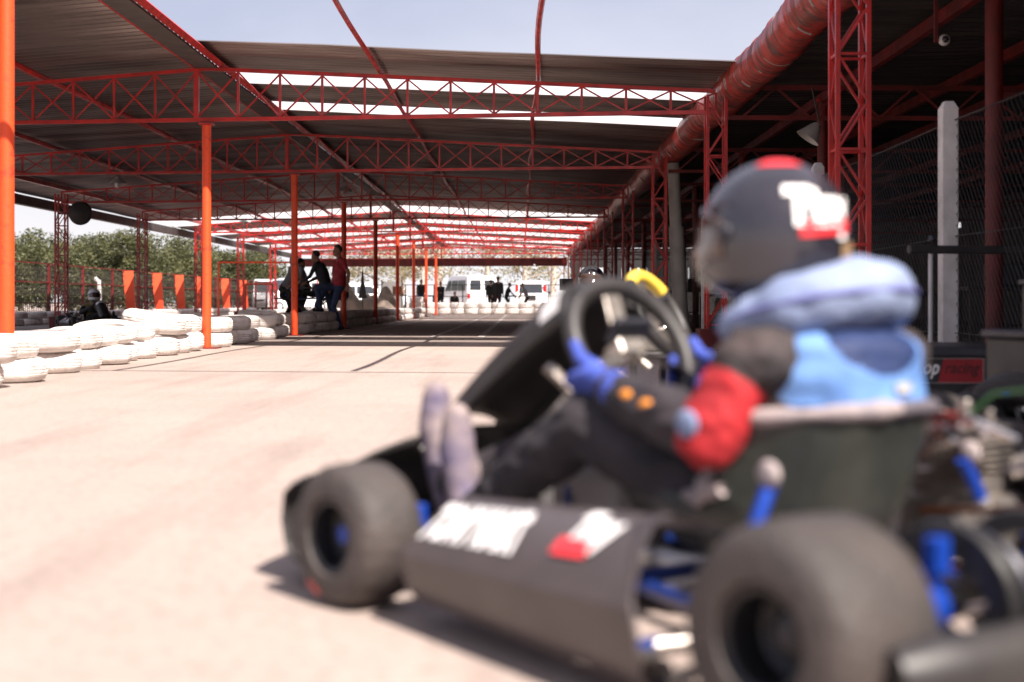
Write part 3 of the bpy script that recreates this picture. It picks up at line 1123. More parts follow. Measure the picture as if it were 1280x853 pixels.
for j in range(11):
    for lv in range(2):
        x = -5.15 + j * 0.68
        o = big if (j == 0 and lv == 0) else big.copy()
        if o is not big:
            COL.objects.link(o)
        o.location = (x + random.uniform(-0.03, 0.03), 70.6, lv * 0.285)
        o['label'] = '%s large white tyre, %s from the left in the far wall across the track' % ('upper' if lv else 'lower', nth(j + 1))
        o.rotation_euler = (0, 0, random.random() * 6)
o = big.copy()
COL.objects.link(o)
o.location = (-5.1, 70.2, 0.57)
o['label'] = 'single large white tyre lying on top of the far tyre wall'

# ------------------------------------------------------------------ left fence with orange boards
lf = thing('mesh_fence', 'long dark mesh fence with dark red posts left of the track', 'fence', (-12.7, 0, 0))
m_ = MB()
k = 28.0
while k < 74:
    m_.bar((0, k, 0.1), (0.0, k, 1.56), 0.012)
    k += 0.14
for z in np.arange(0.15, 1.6, 0.16):
    m_.bar((0.004, 28, z), (0.004, 74, z), 0.012)
m_.build('mesh', 'dark_wire', lf)
m_ = MB()
for z in (0.55, 1.1, 1.6):
    m_.bar((0.02, 28, z), (0.02, 74, z), 0.03)
m_.build('rail', 'dull_red', lf)
for j in range(16):
    m_ = MB()
    m_.bar((0, 29.3 + j * 3, 0), (0, 29.3 + j * 3, 1.62), 0.08)
    m_.build('fence_post', 'dull_red', lf)
bd = thing('orange_board', 'tall orange board on the left fence, nearest and leftmost of its row', 'board', (-12.5, 45.6, 0), 0, 'orange boards on the left fence')
m_ = MB()
m_.prism([(-0.24, 1.58), (0.10, 1.58), (0.20, 0.0), (-0.08, 0.0)], -0.02, 0.02)
m_.build('panel', 'banner', bd, bevel=0.004)
m_ = MB()
m_.bar((0.02, 0.04, 0), (0.0, 0.04, 1.5), 0.04)
m_.build('stake', 'dull_red', bd)
for j, y in enumerate((49.2, 52.4, 55.6, 60.5, 64.5)):
    clone(bd, (-12.5, y, 0), label=['second orange board from the left on the fence', 'third orange board, beside the dark lattice column', 'orange board just left of the orange ridge column', 'orange board right of the orange ridge column', 'last orange board before the white van'][j])
fp = tag(MB().tube([(-13.6, 46, 0), (-13.6, 46, 1.0), (-13.62, 46, 1.25), (-13.75, 46, 1.35)], 0.07, 12).build('bent_pipe', 'concrete_post', smooth=True), 'white bent pipe standing behind the fence by the white helmet', 'pipe')
pf = thing('pipe_frame', 'thin orange pipe goal frame in front of the trees', 'frame', (-10.6, 50, 0))
MB().tube([(0, 0, 0), (0, 0, 1.98)], 0.035, 10).build('upright', 'orange_paint', pf, smooth=True)
MB().tube([(2.9, 0, 0), (2.9, 0, 1.98)], 0.035, 10).build('upright', 'orange_paint', pf, smooth=True)
MB().tube([(0, 0, 1.98), (2.9, 0, 1.98)], 0.035, 10).build('crossbar', 'orange_paint', pf, smooth=True)
rb_ = thing('red_rack', 'low orange red pipe rack with a solid red base before the white van', 'rack', (-8.55, 44.5, 0))
MB().box((0, 0, 0.16), (0.5, 0.5, 0.32)).build('base', 'red_paint', rb_, bevel=0.01)
m_ = MB()
for x in (-0.1, 0.75):
    m_.tube([(x, 0.3, 0), (x, 0.3, 1.15)], 0.028, 8)
m_.tube([(-0.1, 0.3, 1.15), (0.75, 0.3, 1.15)], 0.028, 8)
m_.tube([(-0.1, 0.3, 0.3), (0.75, 0.3, 0.3)], 0.02, 8)
m_.build('pipe_frame', 'orange_paint', rb_, smooth=True)
# far rail
fr = thing('end_rail', 'thin dark wire rail fence behind the far tyre wall', 'fence', (0, 74.5, 0))
for j in range(9):
    MB().bar((-9 + j * 1.5, 0, 0), (-9 + j * 1.5, 0, 1.5), 0.05).build('post', 'dark_wire', fr)
m_ = MB()
for z in (1.5, 0.9):
    m_.bar((-9, 0, z), (3.2, 0, z), 0.035)
m_.build('rail', 'dark_wire', fr)

# ------------------------------------------------------------------ go-kart
def kart_wheel(parent, x, y, r, wd, side, yaw=0.0, hubmat='rim_dark', name='wheel'):
    e = sub(name, parent)
    e.location = (x, y, r)
    e.rotation_euler = (0, 0, yaw)
    rm = Matrix.Rotation(R(-90) * side, 4, 'X')     # lathe z -> outward
    h = wd / 2
    pr = [(0.066, -h * 0.80), (0.072, -h * 0.98), (r * 0.74, -h), (r * 0.90, -h * 0.90), (r * 0.975, -h * 0.68), (r * 0.995, -h * 0.3), (r, 0.0),
          (r * 0.995, h * 0.3), (r * 0.975, h * 0.68), (r * 0.90, h * 0.90), (r * 0.74, h), (0.072, h * 0.98), (0.066, h * 0.80), (0.066, 0)]
    MB().lathe(pr, 56, rm, closed=True).build('tyre', 'rubber', e, smooth=True, angle=50)
    m_ = MB()
    pr = [(0.0655, -h * 0.84), (0.069, -h * 0.86), (0.069, h * 0.86), (0.0655, h * 0.9), (0.058, h * 0.86), (0.055, h * 0.3), (0.030, h * 0.15), (0.028, h * 0.45), (0.012, h * 0.5), (0.0001, h * 0.5)]
    m_.lathe(pr, 40, rm)
    m_.build('rim', 'rim_dark', e, smooth=True, angle=35)
    m_ = MB()
    m_.lathe([(0.0001, h * 0.52), (0.016, h * 0.5), (0.02, h * 0.3), (0.02, h * 0.1)], 20, rm)
    for q in range(3):
        a = q * 2.094
        m_.lathe([(0.0001, h * 0.32), (0.007, h * 0.31), (0.007, h * 0.1)], 10, rm @ Matrix.Translation((0.038 * math.cos(a), 0.038 * math.sin(a), 0)))
    m_.build('hub', hubmat, e, smooth=True, angle=35)
    m_ = MB()       # red maker's arc on the sidewall
    for a0, n in ((1.0, 3),):
        for q in range(n):
            a = a0 + q * 0.13
            m_.box(rm @ Vector((r * 0.83 * math.cos(a), r * 0.83 * math.sin(a), h * 0.975)), (0.009, 0.004, 0.009))
    m_.build('sidewall_marks', 'sidewall_red', e)
    return e

def pod_section(x):
    """outer profile of the left side pod at x: list of (y, z)"""
    t = (x - 0.26) / (0.87 - 0.26)
    yo = 0.648 - 0.045 * t
    zt = 0.243 - 0.038 * t
    zc = 0.155 - 0.022 * t
    zb = 0.036 + 0.012 * t
    return [(yo - 0.02, zb), (yo, zb + 0.03), (yo + 0.010, zc - 0.012), (yo + 0.004, zc - 0.004), (yo - 0.050, zt - 0.040), (yo - 0.095, zt - 0.006), (yo - 0.14, zt), (yo - 0.20, zt - 0.02), (yo - 0.24, zt - 0.07), (yo - 0.24, zb + 0.02), (yo - 0.20, zb)]

def build_kart(name, label, loc, rz, frame='blue_frame', grip_top='black_plastic', logos=True, full=True, accent='blue_anodised'):
    k = thing(name, label, 'go-kart', loc, rz, None)
    # chassis
    m_ = MB()
    for s in (-1, 1):
        m_.tube([(-0.10, s * 0.31, 0.062), (0.3, s * 0.31, 0.055), (0.55, s * 0.25, 0.05), (0.95, s * 0.16, 0.05), (1.30, s * 0.17, 0.05), (1.42, s * 0.12, 0.055)], 0.015, 10)
        m_.tube([(0.88, s * 0.17, 0.05), (1.0, s * 0.36, 0.06), (1.05, s * 0.44, 0.09)], 0.015, 10)
        m_.tube([(0.30, s * 0.31, 0.055), (0.32, s * 0.56, 0.06), (0.78, s * 0.52, 0.06), (0.82, s * 0.20, 0.05)], 0.012, 10)
    for x in (-0.08, 0.30, 0.72, 1.12):
        yw = 0.31 if x < 0.5 else 0.18
        m_.tube([(x, -yw, 0.056), (x, yw, 0.056)], 0.015, 10)
    m_.build('chassis_frame', frame, k, smooth=True)
    m_ = MB()
    m_.prism([(0.62, -0.19), (1.36, -0.16), (1.42, -0.1), (1.42, 0.1), (1.36, 0.16), (0.62, 0.19)], 0.032, 0.036, axis='z')
    m_.build('floor_tray', 'alloy', k)
    wh = kart_wheel
    wh(k, 0, 0.565, 0.143, 0.195, 1, 0, 'gunmetal')
    wh(k, 0, -0.565, 0.143, 0.195, -1, 0, 'gunmetal')
    wh(k, 1.06, 0.575, 0.13, 0.135, 1, R(3), 'blue_anodised')
    wh(k, 1.06, -0.575, 0.13, 0.135, -1, R(3), 'blue_anodised')
    MB().tube([(0, -0.5, 0.143), (0, 0.5, 0.143)], 0.025, 14).build('rear_axle', 'chrome', k, smooth=True)
    def disc(nm, y, r0, r1, th, mt):
        rm = Matrix.Translation((0, y, 0.143)) @ Matrix.Rotation(R(90), 4, 'X')
        MB().lathe([(r0, -th), (r1 - 0.004, -th), (r1, 0), (r1 - 0.004, th), (r0, th), (r0 - 0.004, 0)], 48, rm, closed=True).build(nm, mt, k, smooth=True, angle=30)
    disc('brake_disc', 0.235, 0.055, 0.10, 0.006, 'gunmetal')
    disc('disc_guard', 0.285, 0.070, 0.112, 0.012, 'disc_rubber')
    disc('sprocket', -0.20, 0.05, 0.095, 0.004, 'gunmetal')
    disc('sprocket_guard', 0.10, 0.078, 0.112, 0.010, 'disc_rubber')
    for s in (-1, 1):
        m_ = MB()
        m_.box((0.0, s * 0.335, 0.125), (0.045, 0.014, 0.14))
        m_.box((-0.02, s * 0.335, 0.215), (0.025, 0.03, 0.05))
        m_.tube([(0, s * 0.32, 0.143), (0, s * 0.36, 0.143)], 0.034, 20)
        m_.build('axle_hanger', accent, k, bevel=0.004)
        m_ = MB()
        if s < 0:
            m_.tube([(0.12, s * 0.31, 0.06), (0.16, s * 0.29, 0.12), (0.20, s * 0.27, 0.16)], 0.013, 10)
        m_.tube([(0.345, s * 0.30, 0.065), (0.345, s * 0.295, 0.20), (0.35, s * 0.25, 0.272)], 0.013, 10)
        m_.build('seat_stay', accent, k, smooth=True)
        m_ = MB()
        m_.ball((0.345, s * 0.262, 0.282), (0.023, 0.012, 0.023), 16, 10)
        m_.build('stay_washer', 'seat_foam', k, smooth=True)
        m_ = MB()
        m_.box((0.12, s * 0.42, 0.10), (0.10, 0.07, 0.045))
        m_.tube([(0.12, s * 0.42, 0.12), (0.18, s * 0.38, 0.15), (0.3, s * 0.36, 0.13)], 0.008, 8)
        m_.build('brake_caliper' if s > 0 else 'bracket', accent, k, bevel=0.006)
    m_ = MB()
    m_.tube([(0.24, 0.40, 0.062), (0.30, 0.46, 0.06), (0.34, 0.58, 0.055)], 0.014, 10)
    m_.tube([(0.24, 0.585, 0.05), (0.40, 0.53, 0.052)], 0.013, 10)
    m_.build('side_bar', 'alloy', k, smooth=True)
    # seat
    path = [(0.80, 0.155), (0.70, 0.105), (0.58, 0.075), (0.47, 0.085), (0.40, 0.13), (0.355, 0.20), (0.326, 0.28), (0.300, 0.350), (0.292, 0.372)]
    def seat_pt(u, v):
        s = v * (len(path) - 1)
        i0 = min(int(s), len(path) - 2)
        f = s - i0
        x = path[i0][0] * (1 - f) + path[i0 + 1][0] * f
        z = path[i0][1] * (1 - f) + path[i0 + 1][1] * f
        dx, dz = path[i0 + 1][0] - path[i0][0], path[i0 + 1][1] - path[i0][1]
        ln = math.hypot(dx, dz)
        nx_, nz_ = dz / ln, -dx / ln        # towards the sitter
        U = 2 * u - 1
        wing = (0.09 + 0.02 * v + 0.09 * math.sin(math.pi * min(1, v * 0.85))) * abs(U) ** 3.2
        half = 0.195 + 0.015 * math.sin(math.pi * v)
        yy = half * (1 - (1 - abs(U)) ** 1.15) * (1 if U > 0 else -1)
        return Vector((x + nx_ * wing + 0.03 * v ** 4 * abs(U) ** 3, yy, z + nz_ * wing * (1 - 0.9 * v * v) - 0.022 * v ** 4 * abs(U) ** 3))
    m_ = MB()
    m_.grid(seat_pt, 28, 32)
    m_.build('seat', 'seat_shell', k, smooth=True, solid=0.006, angle=70)
    m_ = MB()
    pts, rs = [], []
    for q in range(58):
        v = 0.22 + 0.78 * min(1, q / 44)
        u = 1.0 if q <= 44 else 1.0 - (q - 44) / 25
        pts.append(seat_pt(max(0.0, u), v) + Vector((0, 0, 0.004)))
        rs.append(0.013 * min(1, 0.4 + q / 12) + 0.009 * mnoise.noise(Vector((q * 0.45, 1.3, 0))) + 0.003 * math.sin(q * 1.3))
    m_.tube(pts, rs, 10)
    m_.build('seat_edge_padding', 'seat_foam', k, smooth=True)
    m_ = MB()
    pts, rs = [], []
    for q in range(30):
        u = 0.52 - 0.52 * min(1, q / 22)
        v = 1.0 if q <= 22 else 1.0 - 0.06 * (q - 22)
        pts.append(seat_pt(u, v) + Vector((0, 0, 0.004)))
        rs.append(0.013 + 0.004 * mnoise.noise(Vector((q * 0.3, 5.3, 0))) + (0.006 if 18 < q < 25 else 0))
    m_.tube(pts, rs, 10)
    m_.build('seat_rim', 'seat_trim', k, smooth=True)
    # side pods
    for s in (1, -1):
        xs_ = [0.215, 0.225, 0.265, 0.39, 0.5, 0.65, 0.78, 0.84, 0.868, 0.875]
        m_ = MB()
        rings = []
        for q, x in enumerate(xs_):
            sec = pod_section(x)
            sec = [(sec[10][0] + 0.10, sec[10][1]), (sec[0][0], sec[0][1])] + sec[1:8]
            sc = 0.90 if q == len(xs_) - 1 else (0.97 if q == len(xs_) - 2 else 1.0)
            cy, cz = sec[0][0], 0.13
            rings.append([Vector((x + (0.105 * ((p_[1] - 0.14) / 0.1) * (1 - q / 3) if q < 3 and p_[1] > 0.14 else 0), s * (cy + (p_[0] - cy) * sc), cz + (p_[1] - cz) * sc)) for p_ in sec])
        n = len(rings[0])
        vs = [p_ for r_ in rings for p_ in r_]
        fs = [(i * n + j, i * n + j + 1, (i + 1) * n + j + 1, (i + 1) * n + j) for i in range(len(rings) - 1) for j in range(n - 1)]
        fs += [tuple((len(rings) - 1) * n + j for j in range(n))]
        m_.add(vs, fs)
        pod = m_.build('side_pod', 'pod_plastic', k, smooth=True, angle=38, solid=0.006)
        if logos:
            def slope(x, t, off0=0.0025):
                off = off0 + 0.003
                sec = pod_section(x)
                a, b = sec[3], sec[4]
                c_ = sec[5]
                d_ = sec[6]
                pts = [a, b, c_, d_]
                L_ = [0, 0.45, 0.8, 1.0]
                for q in range(3):
                    if t <= L_[q + 1]:
                        f = (t - L_[q]) / (L_[q + 1] - L_[q])
                        P = (pts[q][0] * (1 - f) + pts[q + 1][0] * f, pts[q][1] * (1 - f) + pts[q + 1][1] * f)
                        dy, dz = pts[q + 1][0] - pts[q][0], pts[q + 1][1] - pts[q][1]
                        break
                else:
                    P = d_
                    dy, dz = -1, 0
                ln = math.hypot(dy, dz)
                return Vector((x, s * (P[0] + dz / ln * off), P[1] - dy / ln * off))
            xa, xb = (0.85, 0.55)
            m2 = MB()
            text_on(m2, 'TONY KART', lambda u, v: slope(xa + (xb - xa + 0.05 * (v - 0.3)) * u, 0.20 + 0.58 * v, 0.003), 0.055, 0.25)
            m2.build('sponsor_lettering', 'white_sticker', pod)
            m2 = MB()
            xc, xd = 0.455, 0.345
            text_on(m2, 'Tiny', lambda u, v: slope(xc + (xd - xc) * u, 0.36 + 0.50 * v, 0.004), 0.07, 0.2)
            m2.build('team_lettering', 'white_sticker', pod)
            m2 = MB()
            m2.grid(lambda u, v: slope(xc + 0.01 + (xd - xc) * 0.75 * u, 0.30 + 0.2 * v, 0.0048), 8, 4)
            m2.build('team_lettering', 'red_sticker', pod)
    # nose
    m_ = MB()
    def nose(u, v):
        a = (u - 0.5) * 2
        yy = a * 0.58
        xf = 1.56 - 0.22 * abs(a) ** 3
        prof = [(-0.05, 0.20), (-0.01, 0.175), (0.0, 0.12), (-0.02, 0.06), (-0.10, 0.035), (-0.22, 0.04)]
        s = v * 5
        i0 = min(4, int(s))
        f = s - i0
        dx = prof[i0][0] * (1 - f) + prof[i0 + 1][0] * f
        z = prof[i0][1] * (1 - f) + prof[i0 + 1][1] * f
        if s < 1:
            z += 0.07 * (1 - s) * max(0, 1 - (abs(a) / 0.62) ** 2)
            dx -= 0.05 * (1 - s) * max(0, 1 - (abs(a) / 0.62) ** 2)
        return Vector((xf + dx, yy, z))
    m_.grid(nose, 28, 15)
    m_.build('nose_fairing', 'black_plastic', k, smooth=True, solid=0.005, angle=50)
    # steering fairing: a tall panel leaning back over the feet
    m_ = MB()
    def fair(u, v):
        a = (u - 0.5) * 2
        wv = 0.125 - 0.015 * v
        x = 1.53 - 0.445 * v
        z = 0.295 + 0.295 * v + 0.018 * math.sin(math.pi * v)
        back = 0.075 * abs(a) ** 3
        return Vector((x - back * 0.75, a * wv, z - back))
    m_.grid(fair, 16, 20)
    fa = m_.build('steering_fairing', 'black_plastic', k, smooth=True, solid=0.012, angle=60)
    m_ = MB()
    m_.grid(lambda u, v: fair(0.05 + 0.9 * u, 0.84 + 0.13 * v) + Vector((0.005, 0.004 * (2 * u - 1), 0.0085)), 12, 6)  # white patch stands in for the sunlit top edge of the fairing
    m_.build('lit_edge_patch', 'white_sticker', fa)
    m_ = MB()
    m_.tube([(1.10, 0.10, 0.42), (1.05, 0.06, 0.36), (0.98, 0.02, 0.30)], 0.014, 8)
    m_.build('fairing_bracket', 'alloy', k, smooth=True)
    # steering
    Cw = Vector((0.955, 0, 0.462))
    uu = Vector((0.5, 0, 0.866))
    yy = Vector((0, 1, 0))
    def ring(a, r=0.142):
        sq = 1.0 if abs(math.sin(a)) < 0.8 else 0.985
        return Cw + yy * (r * math.cos(a)) + uu * (r * math.sin(a) * sq)
    m_ = MB()
    m_.tube([ring(i / 48 * 2 * math.pi) for i in range(48)], 0.019, 12, closed=True)
    sw = m_.build('steering_wheel', 'black_plastic', k, smooth=True)
    m_ = MB()
    m_.tube([ring(R(50) + i / 14 * R(95)) for i in range(15)], 0.0205, 12)
    m_.build('grip', grip_top, sw, smooth=True)
    m_ = MB()
    fw = Vector((0.866, 0, -0.5))
    for a in (R(90), R(205), R(335)):
        m_.bar(Cw + fw * 0.02, ring(a, 0.132), 0.045, 0.008)
    m_.box(Cw + fw * 0.015 - uu * 0.0, (0.05, 0.07, 0.03), rot=Matrix.Rotation(R(30), 3, 'Y'))
    m_.build('spokes', 'alloy', sw, bevel=0.002)
    m_ = MB()
    m_.box(Cw - fw * 0.012 + uu * 0.03, (0.02, 0.10, 0.055), rot=Matrix.Rotation(R(-30), 3, 'Y'))
    m_.build('lap_timer', 'gunmetal', sw, bevel=0.006)
    MB().tube([Cw + fw * 0.02, (1.12, 0, 0.30), (1.32, 0, 0.09)], 0.011, 10).build('steering_column', 'chrome', k, smooth=True)
    m_ = MB()
    m_.tube([(1.12, 0, 0.31), (1.02, 0.13, 0.055)], 0.009, 8)
    m_.tube([(1.12, 0, 0.31), (1.02, -0.13, 0.055)], 0.009, 8)
    m_.build('column_support', frame, k, smooth=True)
    # tank, pedals, tie rods
    m_ = MB()
    m_.box((1.02, 0, 0.14), (0.22, 0.15, 0.17))
    tk = m_.build('fuel_tank', 'sheet_grey', k, bevel=0.03)
    MB().lathe([(0.025, 0.22), (0.03, 0.225), (0.03, 0.245), (0.02, 0.25)], 18, Matrix.Translation((1.02, 0.0, 0))).build('tank_cap', 'alloy', tk, smooth=True, angle=30)
    for s in (-1, 1):
        m_ = MB()
        m_.tube([(1.40, s * 0.13, 0.05), (1.45, s * 0.13, 0.15), (1.47, s * 0.13, 0.23)], 0.008, 8)
        m_.tube([(1.47, s * 0.08, 0.235), (1.475, s * 0.13, 0.235), (1.47, s * 0.17, 0.225)], 0.010, 8)
        m_.ball((1.462, s * 0.155, 0.225), 0.013, 14, 10)  # small ball added to the pedal tip to catch a sun glint
        m_.build('pedal', 'chrome', k, smooth=True)
        m_ = MB()
        m_.tube([(1.30, s * 0.02, 0.075), (1.08, s * 0.44, 0.10)], 0.007, 8)
        m_.build('tie_rod', 'alloy', k, smooth=True)
        m_ = MB()
        m_.box((1.05, s * 0.46, 0.125), (0.045, 0.035, 0.10))
        m_.tube([(1.06, s * 0.46, 0.13), (1.06, s * 0.56, 0.13)], 0.012, 10)
        m_.build('stub_axle', accent, k, bevel=0.004)
    # engine on the right of the seat
    m_ = MB()
    m_.box((0.42, -0.345, 0.14), (0.20, 0.13, 0.12))
    m_.box((0.42, -0.345, 0.215), (0.15, 0.11, 0.04))
    en = m_.build('engine', 'alloy', k, bevel=0.015)
    m_ = MB()
    for q in range(8):
        m_.box((0.41, -0.345, 0.235 + q * 0.012), (0.13 - 0.002 * q, 0.125 - 0.002 * q, 0.005))
    m_.box((0.41, -0.345, 0.28), (0.085, 0.085, 0.10))
    for q in range(4):
        m_.tube([(0.41 + 0.03 * (1 if q % 2 else -1), -0.345 + 0.03 * (1 if q > 1 else -1), 0.33), (0.41 + 0.03 * (1 if q % 2 else -1), -0.345 + 0.03 * (1 if q > 1 else -1), 0.352)], 0.008, 8)
    m_.tube([(0.41, -0.345, 0.32), (0.41, -0.345, 0.37)], 0.011, 10)
    m_.build('cylinder', 'alloy', en, bevel=0.002)
    m_ = MB()
    MB().tube([(0.50, -0.31, 0.24), (0.60, -0.29, 0.25), (0.63, -0.30, 0.22)], 0.022, 12).build('carburettor', 'alloy', en, smooth=True)
    m_.tube([(0.33, -0.38, 0.25), (0.22, -0.40, 0.27), (0.12, -0.36, 0.25)], [0.02, 0.03, 0.035], 14)
    m_.v = m_.v
    m_.build('exhaust', 'alloy', en, smooth=True)
    m_ = MB()
    m_.tube([(0.41, -0.28, 0.13), (0.41, -0.25, 0.13)], 0.05, 24)
    m_.tube([(0.41, -0.27, 0.13), (0.41, -0.235, 0.13)], 0.025, 18)
    m_.build('clutch', 'chrome', en, smooth=True, angle=30)
    m_ = MB()
    m_.box((0.22, -0.47, 0.22), (0.22, 0.10, 0.16), rot=Matrix.Rotation(R(18), 3, 'Y'))
    for q in range(5):
        m_.box((0.13 + q * 0.045, -0.415, 0.22), (0.008, 0.012, 0.13), rot=Matrix.Rotation(R(18), 3, 'Y'))
    m_.build('radiator', 'gunmetal', k, bevel=0.01)
    m_ = MB()
    m_.box((0.05, -0.33, 0.30), (0.16, 0.14, 0.10))
    m_.build('airbox', 'black_plastic', k, bevel=0.025)
    m_ = MB()
    for q in range(40):
        f = q / 39
        m_.box((0.41 - 0.41 * f, -0.215, 0.175 + 0.055 * f), (0.008, 0.008, 0.010))
        m_.box((0.41 - 0.41 * f, -0.215, 0.088 - 0.03 * f), (0.008, 0.008, 0.010))
    m_.build('chain', 'copper', k)
    MB().tube([(0.40, -0.29, 0.32), (0.34, -0.33, 0.385), (0.24, -0.37, 0.40), (0.14, -0.40, 0.33)], 0.004, 8).build('fuel_hose', 'orange_cord', k, smooth=True)
    m_ = MB()
    for q in range(9):
        a = q * 0.7
        m_.tube([(0.44 + 0.04 * math.cos(a), -0.28, 0.25 + 0.012 * q), (0.38 + 0.05 * math.sin(a), -0.26, 0.30 + 0.006 * q), (0.30 + 0.03 * math.cos(a * 2), -0.30, 0.31)], 0.006, 6)
    m_.build('cables', 'chrome', en, smooth=True)
    # rear bumper: moulded plastic bar
    m_ = MB()
    pts = []
    for q in range(25):
        a = -1 + 2 * q / 24
        pts.append((-0.200 + 0.05 * abs(a) ** 4, a * 0.60, 0.118))
    m_.tube(pts, [0.03 if q in (0, 24) else 0.040 for q in range(25)], 16, flat=1.2)
    m_.build('rear_bumper', 'black_plastic', k, smooth=True, angle=70)
    m_ = MB()
    for s in (-1, 1):
        m_.tube([(-0.10, s * 0.27, 0.06), (-0.2, s * 0.30, 0.11)], 0.014, 8)
    m_.build('bumper_bracket', accent, k, smooth=True)
    return k

KZ = math.atan2(0.79, -0.61)
kart = build_kart('go_kart', 'dark go-kart in the foreground being driven by the person in the black helmet', (0.807, 2.11, 0), KZ)

# ------------------------------------------------------------------ people
def cap_dist(P, a, b, ra, rb):
    a, b = np.array(a), np.array(b)
    ab = b - a
    t = np.clip(((P - a) @ ab) / max(1e-9, ab @ ab), 0, 1)
    d = np.linalg.norm(P - (a + t[:, None] * ab), axis=1)
    return d - (ra + (rb - ra) * t)
def body(name, pieces, voxel, parent=None, smooth_it=6, folds=0):
    """one continuous skin: pieces are ('t', points, radii, material) or ('b', centre, radii, material)"""
    m_ = MB()
    keys = []
    for pc in pieces:
        if pc[3] not in keys:
            keys.append(pc[3])
        if pc[0] == 't':
            m_.tube(pc[1], pc[2], 14, round_ends=True)
        else:
            m_.ball(pc[1], pc[2], 18, 12)
    o = m_.build('tmp_body', [keys[0]])
    rm = o.modifiers.new('r', 'REMESH')
    rm.mode = 'VOXEL'
    rm.voxel_size = voxel
    sm = o.modifiers.new('s', 'SMOOTH')
    sm.iterations = smooth_it
    sm.factor = 0.5
    dg = bpy.context.evaluated_depsgraph_get()
    dg.update()
    me = bpy.data.meshes.new_from_object(o.evaluated_get(dg))
    bpy.data.objects.remove(o)
    me.name = name
    me.materials.clear()
    for kx in keys:
        me.materials.append(M[kx])
    n = len(me.polygons)
    P = np.zeros(n * 3)
    me.polygons.foreach_get('center', P)
    P = P.reshape(-1, 3)
    best = np.full(n, 1e9)
    idx = np.zeros(n, int)
    for pc in pieces:
        if pc[0] == 't':
            for q in range(len(pc[1]) - 1):
                d = cap_dist(P, pc[1][q], pc[1][q + 1], pc[2][q], pc[2][q + 1])
                mk = d < best
                best[mk] = d[mk]
                idx[mk] = keys.index(pc[3])
        else:
            r = pc[2] if hasattr(pc[2], '__len__') else (pc[2],) * 3
            d = (np.linalg.norm((P - np.array(pc[1])) / np.array(r), axis=1) - 1) * min(r)
            mk = d < best
            best[mk] = d[mk]
            idx[mk] = keys.index(pc[3])
    me.polygons.foreach_set('material_index', idx.astype(np.int32))
    me.polygons.foreach_set('use_smooth', np.ones(n, dtype=bool))
    if folds:
        nrm_ = [v_.normal.copy() for v_ in me.vertices]
        cos_ = [v_.co.copy() for v_ in me.vertices]
        new_ = []
        for c_, n_ in zip(cos_, nrm_):
            a_ = mnoise.noise(c_ * 17 + Vector((5, 0, 0)))
            b_ = 1 - abs(mnoise.noise(Vector((c_.x * 12, c_.y * 26, c_.z * 26)))) * 2.2
            new_ += list(c_ + n_ * folds * (0.5 * a_ + 0.8 * max(0, b_)) * (0.25 if c_.x > 1.2 else 1.0))
        me.vertices.foreach_set('co', new_)
    ob = bpy.data.objects.new(name, me)
    COL.objects.link(ob)
    if parent:
        ob.parent = parent
    return ob

def hand(mb_pieces, wrist, d, out, s, mt, curl=0.5):
    """palm, four fingers and a thumb from the wrist along d; 'out' is the thumb side"""
    wrist, d, out = Vector(wrist), Vector(d).normalized(), Vector(out).normalized()
    out = (out - d * out.dot(d)).normalized()
    nrm = d.cross(out)
    mb_pieces.append(('t', [wrist, wrist + d * 0.05 * s, wrist + d * 0.085 * s], [0.026 * s, 0.034 * s, 0.030 * s], mt))
    for q, ln in enumerate((0.068, 0.078, 0.072, 0.056)):
        b = wrist + d * 0.085 * s + out * (0.027 - 0.018 * q) * s
        mid = b + d * ln * 0.5 * s + nrm * 0.012 * curl * s
        mb_pieces.append(('t', [b, mid, b + d * ln * (0.95 - 0.3 * curl) * s + nrm * 0.05 * curl * s], [0.0105 * s, 0.0095 * s, 0.008 * s], mt))
    b = wrist + d * 0.03 * s + out * 0.02 * s
    mb_pieces.append(('t', [b, b + d * 0.03 * s + out * 0.03 * s, b + d * 0.065 * s + out * 0.035 * s + nrm * 0.01 * s], [0.013 * s, 0.012 * s, 0.009 * s], mt))

def ik(a, c, l1, l2, bend):
    a, c, bend = Vector(a), Vector(c), Vector(bend)
    v = c - a
    d = min(v.length, (l1 + l2) * 0.995)
    u = v.normalized()
    c2 = a + u * d
    x = (l1 * l1 - l2 * l2 + d * d) / (2 * d)
    h = math.sqrt(max(0, l1 * l1 - x * x))
    b = bend - u * bend.dot(u)
    b = b.normalized()
    return a + u * x + b * h, c2

